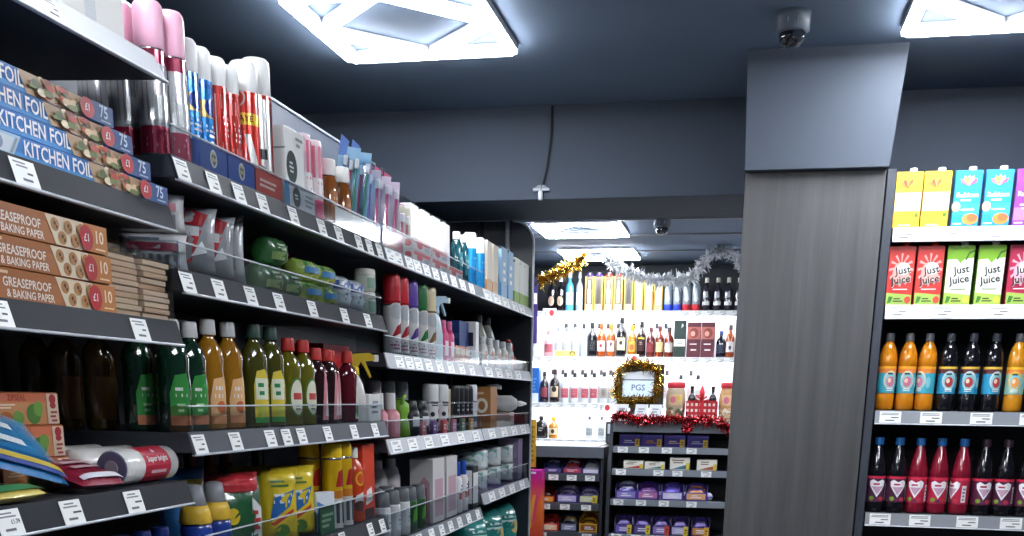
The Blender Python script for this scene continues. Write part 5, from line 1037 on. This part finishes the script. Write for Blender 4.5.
# ------------------------------------------------------------------ counter with confectionery
root = empty('counter', (0, 0, 0)); tag(root, 'dark shop counter with confectionery shelves in its front', 'counter')
CT = H - .305; CY = 7.0
mb = MB(); mb.box(-1.50, -.855, CY + .0, 7.75, CT - .07, CT, M('#5a5f66', .35)); mb.build('counter_top', root)
mb = MB(); mb.box(-1.46, -.90, CY + .06, 7.70, CT, CT + .004, M('#eef0f2', .2)); mb.build('glass_inset', root)
for x in (-1.50, -.875):
    mb = MB(); mb.box(x, x + .02, CY + .01, 7.7, 0, CT - .07, M('#2a2e35', .45)); mb.build('side_panel', root)
mb = MB(); mb.box(-1.48, -.875, 7.36, 7.38, 0, CT - .07, M('#23262d', .5)); mb.build('back_panel', root)
def cshelf(root, x0, x1, zb, tags, hs=.04, col='#6d737b', y=CY, yb=7.36):
    zt = H + zb + hs
    mb = MB(); mb.box(x0, x1, y + .008, yb - .002, zt - .016, zt, M('#2f343c', .45)); s = mb.build('shelf', root)
    mb = MB(); mb.box(x0, x1, y, y + .0075, zt - hs, zt + .001, M(col, .3, .2, 'gloss')); mb.build('price_strip', s)
    for j, t in enumerate(tags):
        if ('C', j % 2) not in _TG: _TG['C', j % 2] = o = price_tag(.065, .035, j + 9).build('price_tag')
        else: o = _TG['C', j % 2].copy(); C.objects.link(o)
        o.parent = s; o.location = (t, y - .0005, zt - hs + .002)
    return zt + .0012
LZ = [cshelf(root, -1.478, -.877, z, t, .045, '#4a4f57') for z, t in ((-.522, (-1.18, -1.06, -.94)), (-.712, (-1.23, -1.10, -.96)), (-.90, (-1.25, -.95)))]
# open display trays of chocolate bars: card tray with sloped sides and bars inside
def chocotray(w_, h_, col, front, bars, head=None, n=4):
    d_ = .13; b = MB(); m = M(col, .5); t = .002
    b.box(-w_ / 2, w_ / 2, -d_ / 2, d_ / 2, 0, t, m); b.box(-w_ / 2, w_ / 2, -d_ / 2, -d_ / 2 + t, 0, h_ * .55, m); b.box(-w_ / 2, w_ / 2, d_ / 2 - t, d_ / 2, 0, h_, m)
    for sg in (-1, 1): b.prism([(-d_ / 2, 0), (d_ / 2, 0), (d_ / 2, h_), (-d_ / 2 + .03, h_ * .95), (-d_ / 2, h_ * .55)], sg * w_ / 2 - (t if sg > 0 else 0), sg * w_ / 2 + (t if sg < 0 else 0), m, 'x')
    if head: b.prism([(-w_ / 2, h_), (w_ / 2, h_), (w_ * .3, h_ * 1.45), (-w_ * .3, h_ * 1.45)], d_ / 2 - t, d_ / 2, M(head, .5))
    b.decor(front, flat(d_))
    root = b.build('sweet_tray'); rn = random.Random(n)
    q = MB(); 
    for i in range(n):
        z = .004 + (h_ * .5) * (i / n); q.pillow(w_ * .86, .045, .07, M(bars[i % len(bars)], .35, 0, 'film'), n=5, m=5, seed=i, xf=Matrix.Translation((rn.uniform(-.002, .002), -.042 + .018 * i, z + .026)) @ Matrix.Rotation(-1.15, 4, 'X'))
    return Kind(root, 'sweets tray', q.build('wrapped_bars'))
def fr(w_, h_, c2, spot=None):
    out = [('r', -w_ * .42, h_ * .08, w_ * .42, h_ * .48, c2), ('bars', -w_ * .3, h_ * .16, w_ * .3, h_ * .4, 2, '#e9e4ee')]
    if spot: out += [('r', w_ * .2, .002, w_ * .46, h_ * .53, spot), ('bars', w_ * .24, h_ * .12, w_ * .42, h_ * .4, 2, '#3a3420')]
    return out
cy = CY + .085
for (x, z, w_, h_, col, c2, spot, bars, head, label) in (
    (-1.19, 0, .12, .06, '#35306a', '#5a4a8a', None, ['#3a3f7a', '#c9ccd4', '#45509a'], None, 'navy sweet tray with blue wrappers on the top counter shelf'),
    (-1.06, 0, .125, .065, '#3a2f6a', '#c23a44', None, ['#c8323a', '#d9dde0', '#a8242e'], None, 'purple sweet tray with red wrappers on the top counter shelf'),
    (-.94, 0, .115, .06, '#3a2f6a', '#d9d3e3', None, ['#d9d9e0', '#4a3f8a'], None, 'purple sweet tray with silver wrappers beside the stand'),
    (-1.235, 1, .12, .07, '#c93a1c', '#e0a03a', None, ['#5a1f1a', '#8a2a1c'], None, 'red sweet tray on the middle counter shelf'),
    (-1.09, 1, .14, .095, '#3b2c78', '#b9b0d4', None, ['#6a5aa8', '#d0cbe0'], None, 'purple sweet tray with pale wrapped eggs, nearer the red tray'),
    (-.95, 1, .13, .095, '#3b2c78', '#cfd3a0', '#d8c43a', ['#d0cbe0', '#6a5aa8'], None, 'purple sweet tray with yellow flash beside the stand'),
    (-1.205, 2, .125, .085, '#c9281f', '#e7c9a0', None, ['#a81f1a', '#d8443a'], None, 'bright red sweet tray on the lowest counter shelf'),
    (-1.075, 2, .115, .10, '#22263f', '#8a93b0', None, ['#30406a', '#d9dce4', '#c9a94a'], None, 'dark blue sweet tray between the red and yellow ones'),
    (-.945, 2, .12, .10, '#d99a1c', '#7a4a1c', None, ['#e6b52a', '#7a4318'], '#d99a1c', 'yellow sweet tray with pointed sides on the lowest counter shelf')):
    chocotray(w_, h_, col, fr(w_, h_, c2, spot), bars, head).put((x, cy, LZ[z]), 0, label)
carton(.05, .11, .13, '#1f5a38', [('bars', -.02, .03, .02, .09, 3, '#3f7a52')], name='green_box').put((-1.305, cy, LZ[2]), 0, 'dark green box at the left end of the lowest counter shelf')
# tall card display, pink to orange
b = MB(); gm = bpy.data.materials.new('pink_to_orange_print'); gm.use_nodes = True; nt = gm.node_tree; co = nt.nodes.new('ShaderNodeTexCoord'); sx = nt.nodes.new('ShaderNodeSeparateXYZ'); cr = nt.nodes.new('ShaderNodeValToRGB')
nt.links.new(co.outputs['Object'], sx.inputs[0]); mr = nt.nodes.new('ShaderNodeMapRange'); mr.inputs['From Min'].default_value = .22; mr.inputs['From Max'].default_value = .68; nt.links.new(sx.outputs['Z'], mr.inputs['Value']); nt.links.new(mr.outputs['Result'], cr.inputs['Fac'])
cr.color_ramp.elements[0].color = rgb('#c2281f'); cr.color_ramp.elements[1].color = rgb('#c2189a'); e_ = cr.color_ramp.elements.new(.55); e_.color = rgb('#e8762a'); e_ = cr.color_ramp.elements.new(.8); e_.color = rgb('#d8286a')
nt.links.new(cr.outputs['Color'], nt.nodes['Principled BSDF'].inputs['Base Color'])
b.box(-.055, .055, -.055, .055, .22, .68, gm, .003); b.decor([('p', [(-.04, .30), (-.01, .31), (.03, .52), (.0, .52)], '#f0a03a'), ('p', [(-.01, .34), (.01, .34), (.045, .56), (.025, .56)], '#e0486a'), ('bars', -.05, .65, .05, .675, 1, '#f3e6ee')], flat(.11))
root = b.build('card_display'); q = MB(); q.box(-.06, .06, -.06, .06, -.42, .22, M('#b0202a', .4)); q.decor([('stripes', -.05, -.40, .05, .20, 5, '#d9d4d6')], flat(.12)); q.build('red_base', root)
root.location = (-1.288, CY - .075, .42); tag(root, 'tall pink, orange and red card display at the left of the counter', 'display stand')
b = MB(); b.box(-.022, .022, -.01, .01, 0, .30, M('#c79a2a', .45)); b.decor([('bars', -.016, .03, .016, .27, 8, '#8a6a1c')], flat(.02)); Kind(b.build('yellow_card_strip'), 'card strip').put((-1.318, CY - .018, H - .44), 0, 'narrow yellow card strip standing above the pink display')

# ------------------------------------------------------------------ chocolate stand in front of the counter
root = empty('chocolate_stand', (0, 0, 0)); tag(root, 'dark metal chocolate display stand topped with red tinsel', 'display stand')
ST = H - .135; SX0, SX1 = -.80, .25
for x in (SX0 - .022, SX1):
    mb = MB(); mb.prism([(CY - .14, 0), (7.34, 0), (7.34, ST), (CY + .02, ST), (CY - .06, H - .45)], x, x + .022, M('#22262d', .45), 'x'); mb.build('side_panel', root)
mb = MB(); mb.box(SX0, SX1, 7.33, 7.345, 0, ST, M('#1d2026', .5)); mb.build('back_panel', root)
mb = MB(); mb.prism([(CY + .0, ST - .004), (7.33, ST - .004), (7.33, ST - .02), (CY - .01, ST - .07), (CY - .018, ST - .07)], SX0, SX1, M('#4a5059', .4), 'x'); mb.build('top_cover', root)
SZ = []; SYs = []
for z, t, dy in ((-.336, (-.735, -.60, -.455, -.30), 0), (-.476, (-.74, -.50, -.38, -.2), -.02), (-.665, (-.745, -.60, -.455, -.28), -.05), (-.885, (-.745, -.62, -.50, -.36, -.2), -.09)):
    SZ.append(cshelf(root, SX0 + .002, SX1 - .002, z, t, .04, '#8a9099', CY + dy, 7.33)); SYs.append(CY + dy + .085)
PU = '#3c2a86'
def bar_stack(w_, h_, d_, col, c2, spot, nm='chocolate_box'):
    return carton(w_, d_, h_, col, [('r', -w_ * .49, h_ * .8, w_ * .49, h_ * .98, '#5546a8'), ('bars', -w_ * .35, h_ * .25, w_ * .25, h_ * .55, 2, c2), ('r', w_ * .24, h_ * .02, w_ * .46, h_ * .62, spot), ('bars', w_ * .28, h_ * .12, w_ * .42, h_ * .5, 2, '#6a5420')], name=nm)
for i, (x, c2) in enumerate(((-.695, '#d9dce6'), (-.555, '#d98a3a'), (-.41, '#d8b49a'), (-.265, '#a9b4d9'))):
    bar_stack(.135, .075, .10, PU, c2, '#e0b62c').put((x, SYs[0], SZ[0]), 0, 'purple chocolate box with yellow corner on the stand top shelf, %s along' % ORD[i], 'purple boxes on the top shelf of the stand')
for i, (x, c2, h_, nm) in enumerate(((-.665, '#b8323a', .05, 'red'), (-.53, '#1f7f86', .045, 'teal'), (-.37, '#4f7f9a', .075, 'blue'), (-.20, '#a85a3a', .065, 'brown'))):
    carton(.125, .10, h_, '#e6e2d6', [('p', [(-.05, .004), (.06, .004), (.06, h_ * .5), (.01, h_ * .3)], c2), ('r', .04, .002, .06, h_ * .6, '#d9c23a'), ('bars', -.05, h_ * .5, .03, h_ * .9, 2, '#7d6a5a')], name='white_chocolate_box').put((x, SYs[1], SZ[1]), 0, 'cream chocolate box with %s flash on the second shelf of the stand' % nm, 'cream boxes on the stand')
for i, (x, c2, bars) in enumerate(((-.70, '#8a7fc0', ['#4a3a9a', '#d4cfe4']), (-.56, '#b06a9a', ['#6a2a6a', '#4a3a9a']), (-.405, '#cfc9e6', ['#5a4ab0', '#6a5ac0']), (-.255, '#d9a070', ['#c98a4a', '#5a4ab0']))):
    chocotray(.14, .095, PU, fr(.14, .095, c2), bars, None, 4).put((x, SYs[2], SZ[2]), 0, 'purple chocolate tray on the third shelf of the stand, %s along' % ORD[i], 'purple trays on the third shelf of the stand')
    b = MB(); b.lathe([(.010, 0), (.022, .008), (.026, .025), (.020, .042), (.008, .05)], M('#d3cfe0', .35), 12, sy=.7)
    q = MB(); q.lathe([(.0265, .020), (.0265, .028)], M('#6a5ab0', .4), 12, sy=.7); Kind(b.build('wrapped_egg'), 'chocolate egg', q.build('foil_band')).put((x + .078, SYs[2] - .03, SZ[2]), 0, 'pale wrapped chocolate egg right of the %s purple tray on the third shelf' % ORD[i])
for i, (x, spot, c2) in enumerate(((-.705, '#d9be3a', '#6a5ab0'), (-.585, '#d9be3a', '#5a4a8a'), (-.465, '#d0442c', '#8a7ac0'), (-.345, '#d9be3a', '#b9b4d9'), (-.215, '#d9a83a', '#c98a4a'))):
    chocotray(.115, .11, '#31245f', fr(.115, .11, c2, spot), ['#4a3a8a', '#7d6ab0', '#3a2a6a'], None, 4).put((x, SYs[3], SZ[3]), 0, 'purple display tray with %s flash on the lowest shelf of the stand, %s along' % ('red' if i == 2 else 'yellow', ORD[i]), 'purple trays on the lowest seen shelf of the stand')
tinsel('red_garland', [(-.80, CY, ST + .018), (-.77, CY - .01, ST + .035), (-.72, CY - .02, ST + .03), (-.66, CY - .02, ST + .012), (-.55, CY - .02, ST + .014), (-.45, CY - .02, ST + .02), (-.35, CY - .02, ST + .014), (-.25, CY - .02, ST + .016), (-.14, CY - .02, ST + .012), (-.09, CY - .03, ST - .02), (-.06, CY - .03, ST - .06)], RED, .042, 1700, 'red tinsel garland along the top of the chocolate stand')
b = MB()
for i in range(9):
    a = PI * 2 * i / 9; b.tube([(0, 0, 0), (.022 * math.cos(a), -.012, .022 * math.sin(a)), (.036 * math.cos(a + .3), -.006, .030 * math.sin(a + .3)), (.006, -.002, .004)], [.002, .006, .006, .002], RED[i % 3], 6)
o = b.build('red_bow', None, (-.335, CY - .035, ST - .045)); tag(o, 'red ribbon bow in the middle of the stand front', 'bow')

# ---- till screen, boxes and jars behind the stand
TY = 7.5; root = empty('till_screen', (-.70, TY, 0)); tag(root, 'till screen wrapped in gold tinsel behind the chocolate stand', 'screen')
mb = MB(); mb.box(-.13, .17, 0, .05, H - .06, H + .225, M('#20242a', .4), .006, 2); mb.build('housing', root)
mb = MB(); mb.box(-.105, .105, -.004, 0, H + .012, H + .118, emit('#b3c3d6', .55)); mb.decor([('t', 'PGS', .0, H + .07, .055, '#5d7390')], lambda u, v, L: (u, -.0042 - L, v)); mb.build('display', root)
mb = MB(); mb.prism([(-.118, H + .125), (.105, H + .125), (.105, H + .185), (-.118, H + .165)], -.01, -.004, M('#eff2f5', .35)); mb.build('paper_notice', root)
mb = MB(); mb.box(-.05, .05, .0, .04, H - .26, H - .06, M('#2b3036', .4)); mb.box(-.10, .10, -.04, .10, H - .30, H - .262, M('#2b3036', .4), .004); mb.build('stand', root)
tinsel('gold_screen_garland', [(-.83, TY - .02, H + .20), (-.84, TY - .02, H + .10), (-.835, TY - .02, H + .0), (-.80, TY - .02, H - .02), (-.70, TY - .02, H - .01), (-.60, TY - .02, H - .005), (-.57, TY - .02, H + .05), (-.565, TY - .02, H + .17), (-.62, TY - .02, H + .22), (-.72, TY - .02, H + .235), (-.80, TY - .02, H + .215)], GOL, .05, 1500, 'gold tinsel garland wound around the till screen')
b = MB(); b.box(-.62, .3, 7.45, 7.95, 0, H - .30, M('#3a3f47', .45)); o = b.build('rear_counter', None, (-.2, 0, 0)); tag(o, 'dark rear counter behind the chocolate stand', 'counter')
JZ = H - .299
def jar(x, label, fill, cols):
    b = MB(); b.lathe([(.06, 0), (.066, .006), (.066, .20), (.056, .235), (.054, .245)], M(fill, .25, 0, 'gloss'), 20)
    root = b.build('sweet_jar'); c = MB(); c.lathe([(.058, .243), (.06, .247), (.06, .275), (.055, .28)], M('#c9303a', .35), 20); rn = random.Random(int(abs(x) * 100)); l = MB()
    l.decor([('o', rn.uniform(-.07, .07), rn.uniform(.02, .11), .012, .009, rn.choice(cols)) for _ in range(60)], cyl(.0662), e=.00006)
    l.decor([('r', -.05, .13, .05, .20, '#d9b98a'), ('o', -.015, .165, .02, .022, '#d9708a'), ('o', .025, .175, .014, .016, '#e0c24a')], cyl(.0665))
    Kind(root, 'jar', c.build('lid'), l.build('label')).put((x, 7.62, JZ + .13), 0, label)
b = MB(); b.box(-.36, .36, -.10, .10, 0, .128, M('#e4e6e8', .45)); b.decor([('stripes', -.34, .02, .34, .11, 9, '#c9ccd0')], flat(.20)); Kind(b.build('white_riser_box'), 'box').put((-.22, 7.63, JZ), 0, 'low white box carrying the sweet jars behind the stand')
jar(-.452, 'sweet jar with red lid, nearer the till screen', '#b9a58a', ['#3f5a3f', '#7a6a4a', '#d9d0b8', '#8a5a3a', '#556b52'])
jar(-.095, 'sweet jar with red lid, against the pillar', '#c99a6a', ['#d9b08a', '#b9b0a0', '#e0d6c4', '#a8845a'])
b = MB(); b.box(-.105, .105, -.06, .06, 0, .16, M('#b8202c', .5), .003)
for i in range(4):
    for j in range(7): b.decor([('r', -.10 + j * .029, .012 + i * .038, -.10 + j * .029 + .015, .03 + i * .038, '#e6d8c9')], flat(.12))
root = b.build('gift_hamper'); e = MB()
for x in (-.07, .07):
    e = MB(); e.lathe([(.026, .158), (.028, .17), (.022, .19), (.011, .205), (.011, .24), (.013, .242), (.013, .255)], M('#20262a', .15, 0, 'gloss'), 12, cx=x); e.build('bottle_top', root)
e = MB(); e.box(-.010, .010, -.064, -.060, 0, .16, M('#c81e2c', .35)); 
for sg in (-1, 1): e.tube([(0, -.06, .16), (sg * .03, -.065, .19), (sg * .045, -.06, .165), (0, -.06, .158)], [.003, .010, .012, .003], M('#c81e2c', .35), 6)
e.tube([(0, -.055, .16), (.0, -.055, .22), (.0, -.05, .26)], [.014, .018, .004], M('#d12a34', .35), 8); e.build('ribbon_bow', root)
Kind(root, 'gift hamper').put((-.274, 7.62, JZ + .13), 0, 'red checked gift box with two bottles and a red bow')
b = MB(); b.prism([(-.04, 0), (.04, 0), (.05, .10), (-.03, .10)], 0, .004, M('#eceff2', .4)); b.decor([('bars', -.02, .03, .03, .08, 3, '#9aa0a8')], lambda u, v, L: (u, -L, v)); k = Kind(b.build('white_notice'), 'notice')
k.put((-.645, CY + .12, ST), 0, 'white notice standing on the stand below the till screen, nearer the screen centre', 'white notices on the stand'); k.put((-.555, CY + .12, ST), 0, 'white notice standing on the stand below the till screen, farther along', 'white notices on the stand'); k.put((-.765, CY + .10, ST), .3, 'tilted white notice at the left end of the stand top', 'white notices on the stand', (-.1, 0))
b = MB(); b.box(-.04, .04, -.02, .02, 0, .15, M('#2b2f36', .4), .006, 2); b.box(-.03, .03, -.0215, -.019, .07, .135, M('#c9d0d6', .3)); b.box(-.034, .034, -.024, -.018, .01, .055, M('#3f454d', .5)); Kind(b.build('card_reader'), 'card reader', ).put((-.875, 7.55, CT), .2, 'dark card reader at the stand end of the counter')

# ------------------------------------------------------------------ camera and light
cam = bpy.data.cameras.new('camera'); co_ = bpy.data.objects.new('camera', cam); C.objects.link(co_)
right, down, fwd = Vector((0.978770, 0.204554, 0.012916)), Vector((0.064825, -0.249168, -0.966288)), Vector((-0.194440, 0.946611, -0.257138))
m = Matrix((right, -down, -fwd)).transposed().to_4x4(); m.translation = Vector((0, 0, H)); co_.matrix_world = m
cam.sensor_width = 36; cam.lens = 1071.17 / 1024 * 36; cam.shift_y = (682 - 268) / 1024; cam.clip_start = .05
bpy.context.scene.camera = co_
w = bpy.data.worlds.new('world'); bpy.context.scene.world = w; w.use_nodes = True
w.node_tree.nodes['Background'].inputs['Color'].default_value = (.8, .9, 1, 1); w.node_tree.nodes['Background'].inputs['Strength'].default_value = .02
sc = bpy.context.scene; sc.view_settings.view_transform = 'Standard'; sc.view_settings.look = 'None'; sc.view_settings.exposure = .68; sc.view_settings.gamma = 1; sc.view_settings.use_curve_mapping = False
sc.cycles.max_bounces = 8; sc.cycles.transparent_max_bounces = 16; sc.cycles.diffuse_bounces = 4; sc.cycles.caustics_reflective = False; sc.cycles.caustics_refractive = False; sc.cycles.sample_clamp_indirect = 4
